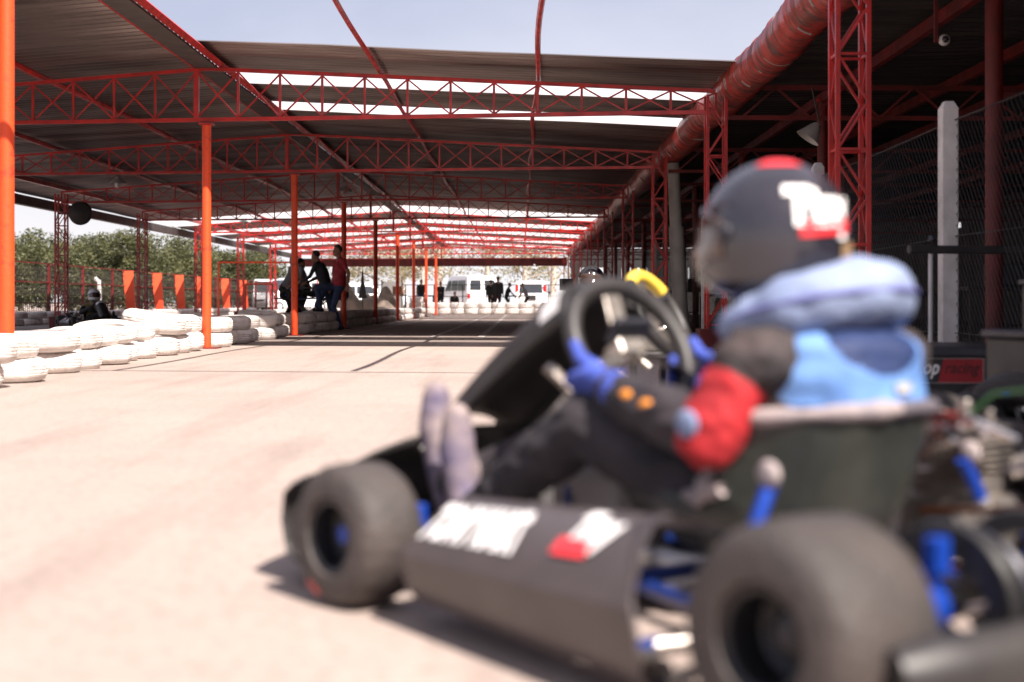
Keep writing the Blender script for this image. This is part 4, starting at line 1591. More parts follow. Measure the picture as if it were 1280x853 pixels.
def person(label, loc, rz, s=1.0, lean=0, hip=0.93, hipx=0.0, hl=(0.05, 0.26, 0.80), hr=(0.05, -0.26, 0.80), fl=(0.0, 0.10, 0.06), fr=(0.0, -0.10, 0.06),
           shirt='shirt_dark', sleeve=None, arm='skin', legs='denim', shoe='cloth_black', hair='hair', bald=False, look=(1, 0, -0.1), group=None, vox=0.013, kneedir=(1, 0, 0.2)):
    """standing or seated figure facing +x, built to 1.75 m and scaled by s"""
    t = thing('person', label, 'person', loc, rz, group)
    la = math.radians(lean)
    H_ = Vector((hipx, 0, hip))
    up = Vector((math.sin(la), 0, math.cos(la)))
    fw = Vector((math.cos(la), 0, -math.sin(la)))
    sh = H_ + up * 0.50
    nk = sh + up * 0.07 + fw * 0.01
    hd = nk + (up * 0.5 + Vector((0.12, 0, 0.55))).normalized() * 0.125 + fw * 0.02
    pcs = []
    for sy in (-1, 1):
        y = sy * 0.072
        o = Vector((0, y, 0))
        pcs.append(('t', [H_ + o + up * 0.02, H_ + o + up * 0.14, H_ + o + up * 0.30, H_ + o * 1.3 + up * 0.43], [0.118, 0.112, 0.124, 0.100], shirt))
        pcs.append(('t', [H_ + o * 1.1 - up * 0.06, H_ + o + up * 0.04], [0.104, 0.108], legs))
        S = sh + Vector((0, sy * 0.185, -0.015))
        pcs.append(('t', [sh + Vector((0, sy * 0.06, 0.0)), S], [0.062, 0.058], shirt))
        tgt = hl if sy > 0 else hr
        E_, Wp = ik(S, tgt, 0.29, 0.26, (-0.7, sy * 0.5, -0.5))
        mid = S.lerp(E_, 0.6)
        pcs.append(('t', [S, mid], [0.056, 0.050], shirt))
        pcs.append(('t', [mid, E_], [0.044, 0.040], sleeve or arm))
        pcs.append(('t', [E_, E_.lerp(Wp, 0.35), Wp], [0.040, 0.040, 0.027], sleeve or arm))
        hand(pcs, Wp, Wp - E_, (0.6, -sy * 0.4, 0.3), 1.0, arm if arm != 'none' else 'skin')
        hp = H_ + Vector((0, sy * 0.09, -0.04))
        ft = fl if sy > 0 else fr
        K_, A_ = ik(hp, Vector(ft) + Vector((0, 0, 0.03)), 0.44, 0.43, kneedir)
        pcs.append(('t', [hp, hp.lerp(K_, 0.5), K_], [0.092, 0.078, 0.058], legs))
        pcs.append(('t', [K_, K_.lerp(A_, 0.3), A_], [0.056, 0.058, 0.042], legs))
        pcs.append(('t', [A_ + Vector((-0.035, 0, -0.045)), A_ + Vector((0.08, 0, -0.045)), A_ + Vector((0.16, 0, -0.055))], [0.042, 0.040, 0.032], shoe))
    pcs.append(('t', [sh + up * 0.0, nk + up * 0.04], [0.06, 0.052], 'skin'))
    lk = Vector(look).normalized()
    pcs.append(('b', hd, (0.088, 0.074, 0.110), 'skin'))
    pcs.append(('t', [hd + lk * 0.03 - Vector((0, 0, 0.06)), hd + lk * 0.062 - Vector((0, 0, 0.075))], [0.05, 0.032], 'skin'))
    pcs.append(('t', [hd + lk * 0.078 + Vector((0, 0, 0.01)), hd + lk * 0.102 - Vector((0, 0, 0.018))], [0.012, 0.014], 'skin'))
    sd = lk.cross(Vector((0, 0, 1))).normalized()
    for q in (-1, 1):
        pcs.append(('t', [hd + sd * q * 0.075 + Vector((0, 0, 0.015)), hd + sd * q * 0.08 - Vector((0, 0, 0.02))], [0.014, 0.012], 'skin'))
    pcs = [(pc[0], [Vector(p_) * s for p_ in pc[1]] if pc[0] == 't' else Vector(pc[1]) * s, [r_ * s for r_ in pc[2]], pc[3]) for pc in pcs]
    body('body', pcs, vox * s, t)
    m_ = MB()
    for q in (-1, 1):
        m_.ball((hd + lk * 0.082 + sd * q * 0.03 + Vector((0, 0, 0.012))) * s, 0.010 * s, 8, 6)
    m_.build('eyes', 'hair', t, smooth=True)
    if not bald:
        m_ = MB()
        c = hd - lk * 0.016 + Vector((0, 0, 0.022))
        def hr_(u, v):
            a = u * 2 * math.pi
            th = v * R(112)
            p_ = Vector((math.sin(th) * math.cos(a), math.sin(th) * math.sin(a), math.cos(th)))
            fwd = max(0, p_.dot(lk))
            lift = 0.055 * fwd * (1 if th > R(60) else 0)
            q = c + Vector((p_.x * 0.092, p_.y * 0.082, p_.z * 0.102)) * (1 + 0.05 * mnoise.noise(p_ * 6))
            return (q + Vector((0, 0, lift)) - lk * (0.04 * fwd if th > R(75) else 0)) * s
        m_.grid(hr_, 28, 14)
        m_.build('hair', hair, t, smooth=True)
    return t

PI = math.pi
person('man in a dark red T-shirt and jeans resting one foot on the tyres', (-3.74, 29.3, 0), PI + 0.45, 1.0, lean=-2, hl=(-0.12, 0.22, 0.90), hr=(0.1, -0.2, 0.85),
       fl=(-0.02, 0.10, 0.05), fr=(0.34, -0.12, 0.42), shirt='shirt_red', legs='denim', look=(1, 0.1, -0.25))
person('man in a dark grey long-sleeved shirt leaning over the raised kart', (-4.22, 31.0, 0.0), PI - 0.25, 1.0, lean=20, hl=(0.52, 0.16, 1.02), hr=(0.5, -0.12, 1.0),
       fl=(0.06, 0.12, 0.05), fr=(-0.25, -0.12, 0.05), shirt='shirt_dark', sleeve='shirt_dark', legs='denim', look=(1, 0, -0.5))
person('bald man in a grey shirt bending behind the raised kart', (-5.05, 33.2, 0.0), PI + 0.9, 1.0, lean=28, hl=(0.5, 0.14, 0.95), hr=(0.46, -0.2, 0.98),
       fl=(0.0, 0.12, 0.05), fr=(-0.1, -0.12, 0.05), shirt='shirt_grey', legs='trousers_dark', bald=True, look=(1, 0, -0.7))
person('man at the left of the raised kart, half hidden by the red column', (-5.45, 33.0, 0.0), 0.4, 0.98, lean=34, hl=(0.48, 0.1, 0.95), hr=(0.5, -0.16, 0.95),
       fl=(0.0, 0.12, 0.05), fr=(-0.1, -0.12, 0.05), shirt='shirt_grey', sleeve='shirt_dark', legs='trousers_dark', look=(1, 0, -0.6))
fp_ = 'people beyond the far tyre wall'
person('dark figure standing at the far left beside the grey sheet', (-5.1, 73.3, 0.05), -1.2, 0.98, shirt='cloth_black', legs='trousers_dark', hl=(0.2, 0.2, 1.0), group=fp_, vox=0.02)
person('dark figure with arms folded behind the far tyres left of the white van', (-4.1, 73.6, 0.0), -1.8, 0.95, shirt='cloth_black', sleeve='cloth_black', legs='trousers_dark', hl=(0.25, -0.05, 1.15), hr=(0.25, 0.05, 1.12), group=fp_, vox=0.02)
person('crouching dark figure in front of the white van', (-3.4, 72.6, 0.0), -1.2, 0.95, hip=0.42, lean=20, shirt='cloth_black', legs='trousers_dark', hl=(0.45, 0.1, 0.6), hr=(0.4, -0.1, 0.6), fl=(0.15, 0.12, 0.05), fr=(0.1, -0.12, 0.05), group=fp_, vox=0.02)
person('broad dark figure next to the far column, left of a pair', (-1.50, 73.0, 0.0), 1.4, 1.0, shirt='cloth_black', sleeve='cloth_black', legs='trousers_dark', group=fp_, vox=0.02)
person('tallest dark figure of the pair by the far column', (-1.12, 72.6, 0.0), 1.8, 1.09, shirt='cloth_black', sleeve='cloth_black', legs='trousers_dark', group=fp_, vox=0.02)
person('dark figure bending to the right between the pair and the white car', (-0.70, 73.2, 0.0), 0.1, 0.93, lean=14, shirt='cloth_black', sleeve='cloth_black', legs='trousers_dark', hl=(0.5, 0.1, 0.95), hr=(0.45, -0.1, 0.95), group=fp_, vox=0.02)
person('figure in a pale shirt leaning on the table before the white car', (0.36, 73.2, 0.0), PI, 0.93, lean=20, shirt='shirt_grey', legs='trousers_dark', hl=(0.45, 0.1, 0.9), hr=(0.45, -0.1, 0.9), group=fp_, vox=0.02)
person('person in white sitting by the brown crate stack far down the hall', (-5.9, 71.9, 0.0), -1.4, 0.95, hip=0.45, shirt='white_helmet', sleeve='white_helmet', legs='shirt_pale', fl=(0.45, 0.12, 0.05), fr=(0.45, -0.12, 0.05), hl=(0.35, 0.1, 0.6), hr=(0.35, -0.1, 0.6), group=fp_, vox=0.02)

# driver of a kart, in kart coordinates
HC = Vector((0.567, 0, 0.674))
def driver(label, loc, rz, suit, torso, upper, shoe, glove, helmet, s=1.0, vox=0.009, group=None, legs=None, hero=False):
    t = thing('person', label, 'person', loc, rz, group)
    base = Vector((0.45, 0, 0.10))
    def S(p_):
        p_ = Vector(p_)
        return base + (p_ - base) * s
    legs = legs or suit
    pcs = []
    def T(pts, rs, mt):
        pcs.append(('t', [S(p_) for p_ in pts], [r_ * s for r_ in rs], mt))
    for sy in (-1, 1):
        T([(0.49, sy * 0.055, 0.19), (0.465, sy * 0.055, 0.29), (0.445, sy * 0.070, 0.39), (0.45, sy * 0.07, 0.45)], [0.095, 0.090, 0.095, 0.07], torso)
        T([(0.45, sy * 0.06, 0.45), (0.45, sy * 0.155, 0.452)], [0.07, 0.058], torso)
        sh = (0.43, sy * 0.165, 0.45)
        if sy > 0:
            sh = (0.475, 0.165, 0.452)
            el, wr = (0.508, 0.230, 0.330), (0.805, 0.185, 0.390)
        else:
            el, wr = (0.56, -0.25, 0.33), (0.83, -0.175, 0.41)
        sh, el, wr = Vector(sh), Vector(el), Vector(wr)
        T([sh, sh.lerp(el, 0.15)], [0.058, 0.056], torso)
        T([sh.lerp(el, 0.12), sh.lerp(el, 0.60), el + Vector((-0.004, 0.002 * sy, -0.002))], [0.053, 0.055, 0.054], upper)
        T([el.lerp(wr, 0.14), el.lerp(wr, 0.5), wr], [0.049, 0.049, 0.034], suit)
        if sy > 0:
            kn, an = Vector((0.88, 0.175, 0.320)), Vector((1.225, 0.185, 0.12))
        else:
            kn, an = Vector((0.94, 0.0, 0.325)), Vector((1.385, 0.130, 0.155))
        hp = Vector((0.47, sy * 0.085, 0.165))
        T([hp, hp.lerp(kn, 0.5), kn], [0.085, 0.076, 0.062], legs)
        T([kn, kn.lerp(an, 0.35), an], [0.060, 0.056, 0.038], legs)
        T([an + Vector((0.015, 0, -0.045)), an + Vector((0.055, 0, 0.03)), an + Vector((0.075, 0, 0.12)), an + Vector((0.075, 0, 0.19))], [0.036, 0.036, 0.040, 0.030], shoe)
    T([(0.46, 0, 0.47), (0.52, 0, 0.57)], [0.06, 0.055], torso)
    pcs.append(('b', S((0.555, 0, 0.66)), (0.085 * s, 0.075 * s, 0.10 * s), 'skin'))
    body('body', pcs, (0.0065 if hero else vox) * s, t, 8, folds=0.008 if hero else 0)
    # gloves closed round the rim: palm, four fingers, thumb
    Cw = Vector((0.955, 0, 0.462))
    uu = Vector((0.5, 0, 0.866))
    for sy in (1, -1):
        a = R(-32) if sy > 0 else R(212)
        yv = Vector((0, 1, 0))
        P = Cw + yv * 0.142 * math.cos(a) + uu * 0.142 * math.sin(a)
        tau = (-yv * math.sin(a) + uu * math.cos(a)) * sy
        rho = yv * math.cos(a) + uu * math.sin(a)
        fd = Vector((0.866, 0, -0.5))
        wr = Vector((0.805, 0.185, 0.395)) if sy > 0 else Vector((0.83, -0.175, 0.41))
        g_ = []
        def G(pts, rs):
            g_.append(('t', [S(p_) if s != 1.0 else Vector(p_) for p_ in pts], [r_ * s for r_ in rs], glove))
        for q in range(4):
            o_ = tau * (0.036 - 0.023 * q)
            k1 = P + o_ + rho * 0.034 + fd * 0.006
            wv = wr + o_ * 0.5
            G([wv + (k1 - wv) * 0.1, wv + (k1 - wv) * 0.6, k1], [0.024, 0.021, 0.0155])
            ln = (1.0, 1.08, 1.02, 0.86)[q]
            G([k1, P + o_ * 1.05 + rho * 0.022 + fd * 0.034 * ln, P + o_ * 1.1 - rho * 0.010 + fd * 0.036 * ln, P + o_ * 1.1 - rho * 0.032 * ln + fd * 0.012], [0.0135, 0.0125, 0.0115, 0.0105])
        th0 = wr.lerp(P, 0.55) - fd * 0.012 + tau * 0.03
        G([th0, P + tau * 0.058 - fd * 0.020 + rho * 0.012, P + tau * 0.085 - fd * 0.016 - rho * 0.006], [0.017, 0.0145, 0.0115])
        G([wr.lerp(Vector((0.545, sy * 0.245, 0.33)), 0.14), wr.lerp(P, 0.2)], [0.040, 0.032])
        gl = body('glove', g_, 0.0042 if hero else 0.010, t, 3)
        if hero and sy > 0:
            m_ = MB()
            m_.ball(wr.lerp(P, 0.45) + Vector((-0.012, 0.030, 0.012)), (0.028, 0.008, 0.014), 12, 8)
            m_.build('glove_badge', 'brace_blue', gl, smooth=True)
    # helmet
    hc = S(HC)
    def hs(az, el, off=0.0):
        c_, s_ = math.cos(el), math.sin(el)
        d_ = Vector((c_ * math.cos(az), c_ * math.sin(az), s_))
        rx, ry, rz_ = 0.138, 0.122, 0.129
        x, y, z = d_.x * rx, d_.y * ry, d_.z * rz_
        if el < 0:                              # cheeks go straight down, chin bar juts out
            f = min(1, -el / R(55))
            w_ = 1.0 + 0.10 * f * (1 - f)
            x *= w_ / max(0.72, c_) * (1 - 0.10 * f)
            y *= w_ / max(0.72, c_) * (1 - 0.10 * f)
            if math.cos(az) > 0:
                x += 0.030 * math.cos(az) ** 2 * math.sin(math.pi * min(1, f))
        v_ = Vector((x, y, z))
        v_ += v_.normalized() * off
        return hc + v_ * s
    m_ = MB()
    m_.grid(lambda u, v: hs(u * 2 * PI, R(-58) + R(148) * v), 56, 34)
    hl_ = m_.build('helmet', helmet, t, smooth=True, angle=60, solid=0.006)
    m_ = MB()
    m_.grid(lambda u, v: hs(R(-86) + R(172) * u, R(-20) + R(44) * v * (1 - 0.35 * (2 * u - 1) ** 2), 0.006), 30, 10)
    m_.build('visor', 'visor', hl_, smooth=True, solid=0.003)
    for q in (-1, 1):
        c_ = hs(q * R(88), R(0), 0.006)
        MB().ball(c_, (0.016 * s, 0.007 * s, 0.016 * s), 14, 8).build('visor_pivot', 'gunmetal', hl_, smooth=True)
    if hero:
        def lg(u, v):
            return hs(R(134) + R(66) * u, R(-6) + R(41) * v, 0.0075)
        m_ = MB()
        text_on(m_, 'Tiny', lg, 0.055, 0.0)
        m_.build('helmet_lettering', 'white_sticker', hl_)
        m_ = MB()
        m_.grid(lambda u, v: hs(R(146) + R(44) * u, R(-5) + R(11) * v + R(4) * u, 0.0068), 12, 4)
        m_.build('helmet_lettering', 'red_sticker', hl_)
        m_ = MB()
        m_.grid(lambda u, v: hs(R(95) + R(80) * u, R(62) + R(18) * v, 0.005), 10, 6)
        m_.build('crown_patch', 'red_sticker', hl_, smooth=True)
        m_ = MB()
        m_.grid(lambda u, v: hs(R(185) + R(16) * u, R(-34) + R(26) * v, 0.0068), 5, 8)
        m_.build('strap', 'tan_strap', hl_)
    return t

drv = driver('kart driver in the foreground in a black helmet with a pale blue neck brace', (0.807, 2.11, 0), KZ, 'suit', 'suit_grey', 'suit_red', 'shoe', 'glove_blue', 'helmet_black', hero=True)
# badge and reflective marks on the near sleeve
m_ = MB()
m_.ball((0.500, 0.288, 0.352), (0.026, 0.008, 0.024), 16, 8)
m_.build('sleeve_badge', 'brace_blue', drv, smooth=True)
m_ = MB()
for x, z in ((0.635, 0.372), (0.70, 0.385)):
    m_.ball((x, 0.253 - (x - 0.635) * 0.2, z), (0.020, 0.008, 0.012), 12, 8)
m_.build('sleeve_marks', 'orange_patch', drv, smooth=True)
# neck brace: a padded ring, thick behind, thin in front
m_ = MB()
pts, rs = [], []
NB = 56
for q in range(NB):
    a = 2 * PI * q / NB
    c_ = math.cos(a)
    pts.append((0.490 + 0.130 * c_, 0.118 * math.sin(a), 0.526 - 0.042 * c_))
    rs.append(0.044 - 0.014 * c_ + 0.0025 * math.sin(7 * a) + 0.002 * math.sin(13 * a + 1))
m_.tube(pts, rs, 26, closed=True)
m_.v = [tuple(Vector(v) + (Vector(v) - Vector((0.49, 0, 0.526))).normalized() * (0.007 * mnoise.noise(Vector(v) * 14) + 0.004 * mnoise.noise(Vector(v) * 34))) for v in m_.v]
nb = m_.build('neck_brace', 'brace_blue', drv, smooth=True, angle=80)
m_ = MB()
pts = []
for q in range(NB):
    a = 2 * PI * q / NB
    c_ = math.cos(a)
    r_ = 0.044 - 0.014 * c_
    pts.append((0.490 + (0.130 + r_) * c_, (0.118 + r_) * math.sin(a), 0.533 - 0.042 * c_))
m_.tube(pts, 0.0045, 6, closed=True)
m_.build('seam', 'brace_seam', nb, smooth=True)
# blue vest draped over the back
def vest(u, v):
    a = R(95) + R(175) * u
    rx, ry = 0.128 + 0.012 * (1 - v), 0.147 + 0.008 * (1 - v)
    cr = 0.010 * mnoise.noise(Vector((u * 7, v * 3, 0.5)))
    z = 0.378 + 0.125 * v
    sh = max(0, v - 0.72) / 0.28
    k = 1 - 0.35 * sh * sh
    return Vector((0.435 + (rx * k + cr) * math.cos(a), (ry * k + cr) * math.sin(a), z))
m_ = MB()
m_.grid(vest, 60, 24)
vo = m_.build('vest', ['vest_blue', 'vest_navy'], drv, smooth=True, solid=0.012, angle=80)
me = vo.data
for p_ in me.polygons:
    c_ = p_.center
    an = math.degrees(math.atan2(c_.y, c_.x - 0.435)) % 360
    p_.material_index = 1 if (c_.z > 0.428 + ((an - 168) / 44) ** 2 * 0.06) else 0  # navy upper centre, with the neck brace's shadow put into the colour
m_ = MB()
m_.grid(lambda u, v: vest(0.46 + 0.08 * u, 0.20 + 0.12 * v) + Vector((-0.012, 0.004, 0)), 6, 3)
m_.build('vest_label', 'shirt_pale', vo, solid=0.002)

# the other karts
ka = 29
d2 = Vector((-math.cos(R(ka)), math.sin(R(ka)), 0))
st2 = Vector((0.465, 4.85, 0))
k2 = clone(kart, st2 - d2 * 1.06, math.atan2(d2.y, d2.x), 'parked go-kart behind the driver with a yellow topped steering wheel', 'go-karts', skip=('engine', 'airbox', 'radiator', 'chain', 'fuel_hose', 'rear_bumper', 'nose_fairing', 'steering_fairing'))
kart['group'] = 'go-karts'
for ch in k2.children:
    if ch.name.startswith('steering_wheel'):
        for g_ in ch.children:
            if g_.name.startswith('grip'):
                g_.data = g_.data.copy()
                g_.data.materials.clear()
                g_.data.materials.append(M['yellow_grip'])
k2.scale = (1.1, 1.1, 1.1)
clone(kart, (-9.50, 31.2, 0), R(-58), 'go-kart out on the shaded left track with a driver in a white helmet', 'go-karts')
driver('driver in a white helmet with tan shoulders on the shaded left track', (-9.50, 31.2, 0), R(-58), 'cloth_black', 'shirt_tan', 'cloth_black', 'cloth_black', 'cloth_black', 'white_helmet', 1.08, 0.018)
clone(kart, (0.97, 17.8, 0), R(-100), 'go-kart coming up the pit side of the track, seen over the steering wheel', 'go-karts')
dk = driver('dark driver facing the camera with a yellow 76 on the chest', (0.97, 17.8, 0), R(-100), 'cloth_black', 'cloth_black', 'cloth_black', 'cloth_black', 'cloth_black', 'helmet_black', 1.28, 0.018)
m_ = MB()
text_on(m_, '76', lambda u, v: (0.70, 0.09 - 0.11 * u + 0.0, 0.46 + 0.10 * v), 0.03, 0.1)
m_.build('chest_number', 'yellow_grip', dk, solid=0.004)
t = thing('equipment_case', 'black box on a thin stand left of the oncoming kart driver', 'case', (0.60, 18.4, 0), R(12))
MB().box((0, 0, 0.79), (0.15, 0.15, 0.15)).build('case_body', 'black_plastic', t, bevel=0.01)
MB().tube([(0, 0, 0.02), (0, 0, 0.72)], 0.012, 8).build('stand_pole', 'dull_red', t)
MB().box((0, 0, 0.012), (0.22, 0.22, 0.02)).build('stand_foot', 'dull_red', t)
se = thing('spare_engine', 'silver spare kart engine on a low black trolley, seen through the steering wheel', 'engine', (0.72, 8.0, 0), R(25))
tl_ = MB().box((0, 0, 0.26), (0.42, 0.36, 0.04)).build('trolley_top', 'black_plastic', se, bevel=0.01)
for sx in (-1, 1):
    for sy in (-1, 1):
        MB().bar((sx * 0.18, sy * 0.15, 0), (sx * 0.18, sy * 0.15, 0.25), 0.03).build('trolley_leg', 'black_plastic', se)
MB().box((0, 0, 0.35), (0.22, 0.18, 0.14)).build('crankcase', 'alloy', se, bevel=0.02)
m_ = MB()
for q in range(8):
    m_.box((0.0, 0, 0.435 + q * 0.014), (0.17 - 0.003 * q, 0.16, 0.006))
m_.box((0, 0, 0.48), (0.10, 0.10, 0.12))
m_.build('cylinder', 'alloy', se)
MB().tube([(0.06, -0.06, 0.40), (0.15, -0.08, 0.42), (0.20, -0.02, 0.36)], 0.03, 14).build('exhaust', 'chrome', se, smooth=True)
MB().box((0.13, -0.09, 0.415), (0.08, 0.06, 0.07)).build('air_filter', 'yellow_grip', se, bevel=0.015)
MB().tube([(-0.11, -0.06, 0.36), (-0.16, -0.06, 0.36)], 0.055, 22).build('starter_cover', 'white_sticker', se, smooth=True, angle=30)
clone(kart, (2.30, 3.06, 0), KZ, 'parked go-kart in the dark at the right edge behind the engine', 'go-karts', skip=('steering_fairing', 'fuel_hose'))
# kart on a work stand
ks = clone(kart, (-4.10, 32.0, 0.60), R(176), 'black go-kart raised on a work stand between the standing men', 'go-karts', skip=('steering_fairing', 'nose_fairing', 'rear_bumper', 'side_pod'))
ws = thing('kart_stand', 'tall black folding stand under the raised kart', 'stand', (-4.75, 32.0, 0))
for x in (-0.35, 0.35):
    MB().bar((x, -0.3, 0.62), (x, 0.3, 0.62), 0.04).build('cradle_bar', 'black_plastic', ws)
for x0, x1 in ((-0.4, 0.4), (0.4, -0.4)):
    for y in (-0.25, 0.25):
        MB().bar((x0, y, 0.02), (x1, y, 0.62), 0.03).build('leg', 'black_plastic', ws)
MB().bar((-0.4, 0, 0.03), (0.4, 0, 0.03), 0.03).build('brace', 'black_plastic', ws)
for i, x in enumerate((-0.62, -0.9)):
    pass

# ------------------------------------------------------------------ lamps and the round fan
lamp = thing('pendant_lamp', 'x', 'lamp', (0, 0, 0))
MB().lathe([(0.02, 0.0), (0.04, -0.02), (0.05, -0.08), (0.16, -0.15), (0.19, -0.20), (0.185, -0.20), (0.15, -0.145), (0.03, -0.08)], 28).build('lamp_shade', 'enamel', lamp, smooth=True, angle=40)
MB().ball((0, 0, -0.20), (0.06, 0.06, 0.09), 16, 10).build('bulb', 'bulb', lamp, smooth=True)
MB().tube([(0, 0, 0.0), (0, 0, 0.30)], 0.008, 6).build('cord', 'dark_wire', lamp, smooth=True)
lamps = [((540 - 650), 218, 30.7, 'pale dome lamp hanging under the third truss near the hall centre'),
         ((147 - 650), 230, 30.5, 'dome lamp hanging in the dark roof at the far left'),
         ((306 - 650), 278, 44.0, 'white dome lamp hanging right of the orange ridge column'),
         ((577 - 650), 269, 44.0, 'bright dome lamp hanging near the far columns'),
         ((668 - 650), 336, 64.0, 'small dark lamp hanging above the white car'),
         ((430 - 650), 240, 31.0, 'glowing lamp beside the maroon column behind the men')]
for i, (dx, py, Z, lb) in enumerate(lamps):
    o = lamp if i == 0 else clone(lamp)
    o.location = (dx * Z / 1778, Z, 0.55 + (379 - py) * Z / 1778 + 0.2)
    tag(o, lb, 'lamp', 'pendant lamps under the hall roof')
pl = thing('floodlight', 'small round white floodlight under the pit roof', 'lamp', (3.55, 11.9, 2.75))
MB().ball((0, 0, 0), (0.05, 0.045, 0.05), 18, 12).build('lamp_head', 'enamel', pl, smooth=True)
MB().bar((-0.07, 0, -0.02), (-0.07, 0, 0.35), 0.03).build('bracket', 'dull_red', pl)
MB().ball((0, -0.03, 0), (0.03, 0.03, 0.03), 14, 8).build('lens', 'gunmetal', pl, smooth=True)
p2 = thing('wall_lamp', 'tilted grey lamp shade hanging above the helmet', 'lamp', (3.2, 15.6, 2.42))
MB().lathe([(0.03, 0.12), (0.05, 0.10), (0.14, -0.08), (0.135, -0.08), (0.04, 0.09)], 24, Matrix.Rotation(R(35), 4, 'Y')).build('lamp_shade', 'grey_pipe', p2, smooth=True)
MB().tube([(0.08, 0, 0.12), (0.0, 0, 0.5)], 0.01, 6).build('cord', 'dark_wire', p2)
fan = thing('round_fan', 'round black fan housing mounted on the dark lattice column, left side', 'fan', (-9.55, 30.9, 2.50))
MB().lathe([(0.0001, -0.13), (0.12, -0.12), (0.235, -0.08), (0.26, 0), (0.235, 0.08), (0.12, 0.11), (0.0001, 0.12)], 36, Matrix.Rotation(R(90), 4, 'X')).build('housing', 'black_plastic', fan, smooth=True)
m_ = MB()
for q in range(6):
    r_ = 0.04 + q * 0.038
    m_.tube([(r_ * math.cos(a), -0.15 + 0.05 * (r_ / 0.25) ** 2, r_ * math.sin(a)) for a in np.linspace(0, 2 * PI, 29)[:-1]], 0.004, 5, closed=True)
m_.build('grille', 'dark_wire', fan)
MB().bar((-0.22, 0.1, 0), (-0.5, 0.1, 0), 0.04).build('bracket', 'dull_red', fan)

# ------------------------------------------------------------------ vehicles
def vehicle(name, label, cat, loc, rz, prof, w_, belt, windows, ends, wheels, lamps_, group=None):
    t = thing(name, label, cat, loc, rz, group)
    m_ = MB()
    st_ = [(-1.0, 0.965), (-0.985, 0.985), (-0.93, 1.0), (0.93, 1.0), (0.985, 0.985), (1.0, 0.965)]
    cx = sum(p_[0] for p_ in prof) / len(prof)
    top = max(p_[1] for p_ in prof)
    vs = []
    for sy, sc in st_:
        for (x, z) in prof:
            tum = 1 - 0.10 * max(0, (z - belt) / (top - belt))
            vs.append((cx + (x - cx) * sc, sy * w_ / 2 * tum, 0.3 + (z - 0.3) * (sc if z > belt else 1)))
    n = len(prof)
    fs = [(i * n + j, i * n + (j + 1) % n, (i + 1) * n + (j + 1) % n, (i + 1) * n + j) for i in range(len(st_) - 1) for j in range(n)]
    fs += [tuple(reversed(range(n))), tuple((len(st_) - 1) * n + j for j in range(n))]
    m_.add(vs, fs)
    m_.build('vehicle_body', 'car_white', t, smooth=True, angle=28)
    def yw(z):
        return w_ / 2 * (1 - 0.10 * max(0, (z - belt) / (top - belt))) + 0.006
    for poly in windows:
        for s in (-1, 1):
            m_ = MB()
            m_.add([(x, s * yw(z), z) for x, z in poly], [tuple(range(len(poly)))])
            m_.build('side_window', 'glass_dark', t, solid=0.008)
    for nm, (x0, z0, x1, z1), ys_, mt in ends:
        for (ya, yb) in ys_:
            m_ = MB()
            m_.add([(x0, ya, z0), (x0, yb, z0), (x1, yb * 0.93, z1), (x1, ya * 0.93, z1)], [(0, 1, 2, 3)])
            m_.build(nm, mt, t, solid=0.008)
    for x in wheels:
        for s in (-1, 1):
            e = sub('wheel', t)
            e.location = (x, s * (w_ / 2 - 0.10), 0.32)
            rm = Matrix.Rotation(R(-90) * s, 4, 'X')
            MB().lathe([(0.19, -0.1), (0.30, -0.1), (0.32, -0.06), (0.32, 0.08), (0.30, 0.115), (0.19, 0.115)], 28, rm, closed=True).build('tyre', 'rubber', e, smooth=True, angle=40)
            MB().lathe([(0.19, 0.09), (0.17, 0.06), (0.05, 0.08), (0.0001, 0.09)], 24, rm).build('rim', 'enamel', e, smooth=True)
    for nm, x, z, sy, sz, mt in lamps_:
        for s in (-1, 1):
            m_ = MB()
            m_.box((x, s * (w_ / 2 - sy), z), (0.06, 0.16 if 'mirror' not in nm else 0.1, sz))
            m_.build(nm, mt, t, bevel=0.01)
    m_ = MB()
    xr, xf = min(p_[0] for p_ in prof), max(p_[0] for p_ in prof)
    m_.box((xr - 0.02, 0, 0.45), (0.10, w_ * 0.96, 0.18))
    m_.box((xf + 0.0, 0, 0.42), (0.10, w_ * 0.96, 0.18))
    m_.build('bumper', 'sheet_grey', t, bevel=0.03)
    m_ = MB()
    m_.box((xf + 0.0, 0, 0.72), (0.05, w_ * 0.5, 0.10))
    m_.build('grille', 'black_plastic', t)
    return t
vprof = [(-2.3, 0.3), (-2.38, 0.7), (-2.36, 1.3), (-2.28, 1.95), (-2.1, 2.12), (0.6, 2.16), (1.0, 2.05), (1.75, 1.25), (2.35, 1.05), (2.5, 0.8), (2.48, 0.3)]
vwin = [[(-2.0, 1.25), (-0.75, 1.25), (-0.75, 1.85), (-1.95, 1.85)], [(-0.6, 1.25), (0.35, 1.25), (0.35, 1.85), (-0.6, 1.85)], [(0.5, 1.25), (1.45, 1.25), (0.95, 1.85), (0.5, 1.85)]]
vends = [('windscreen', (1.80, 1.26, 1.06, 2.02), [(-0.82, 0.82)], 'glass_dark'), ('rear_window', (-2.385, 1.30, -2.32, 1.85), [(-0.78, -0.12), (0.12, 0.78)], 'glass_dark')]
vl = [('headlamp', 2.47, 0.85, 0.22, 0.16, 'lamp_clear'), ('tail_lamp', -2.38, 0.95, 0.10, 0.30, 'lamp_red'), ('mirror', 1.55, 1.35, -0.06, 0.2, 'black_plastic')]
vehicle('white_van', 'white van facing the camera behind the orange lattice column', 'van', (-17.3, 97, 0), R(-78), vprof, 1.85, 1.2, vwin, vends, (-1.45, 1.65), vl)
vehicle('white_van', 'white van parked at an angle right of the camera-facing van', 'van', (-14.6, 92, 0), R(-140), vprof, 1.9, 1.2, vwin, vends, (-1.45, 1.65), vl)
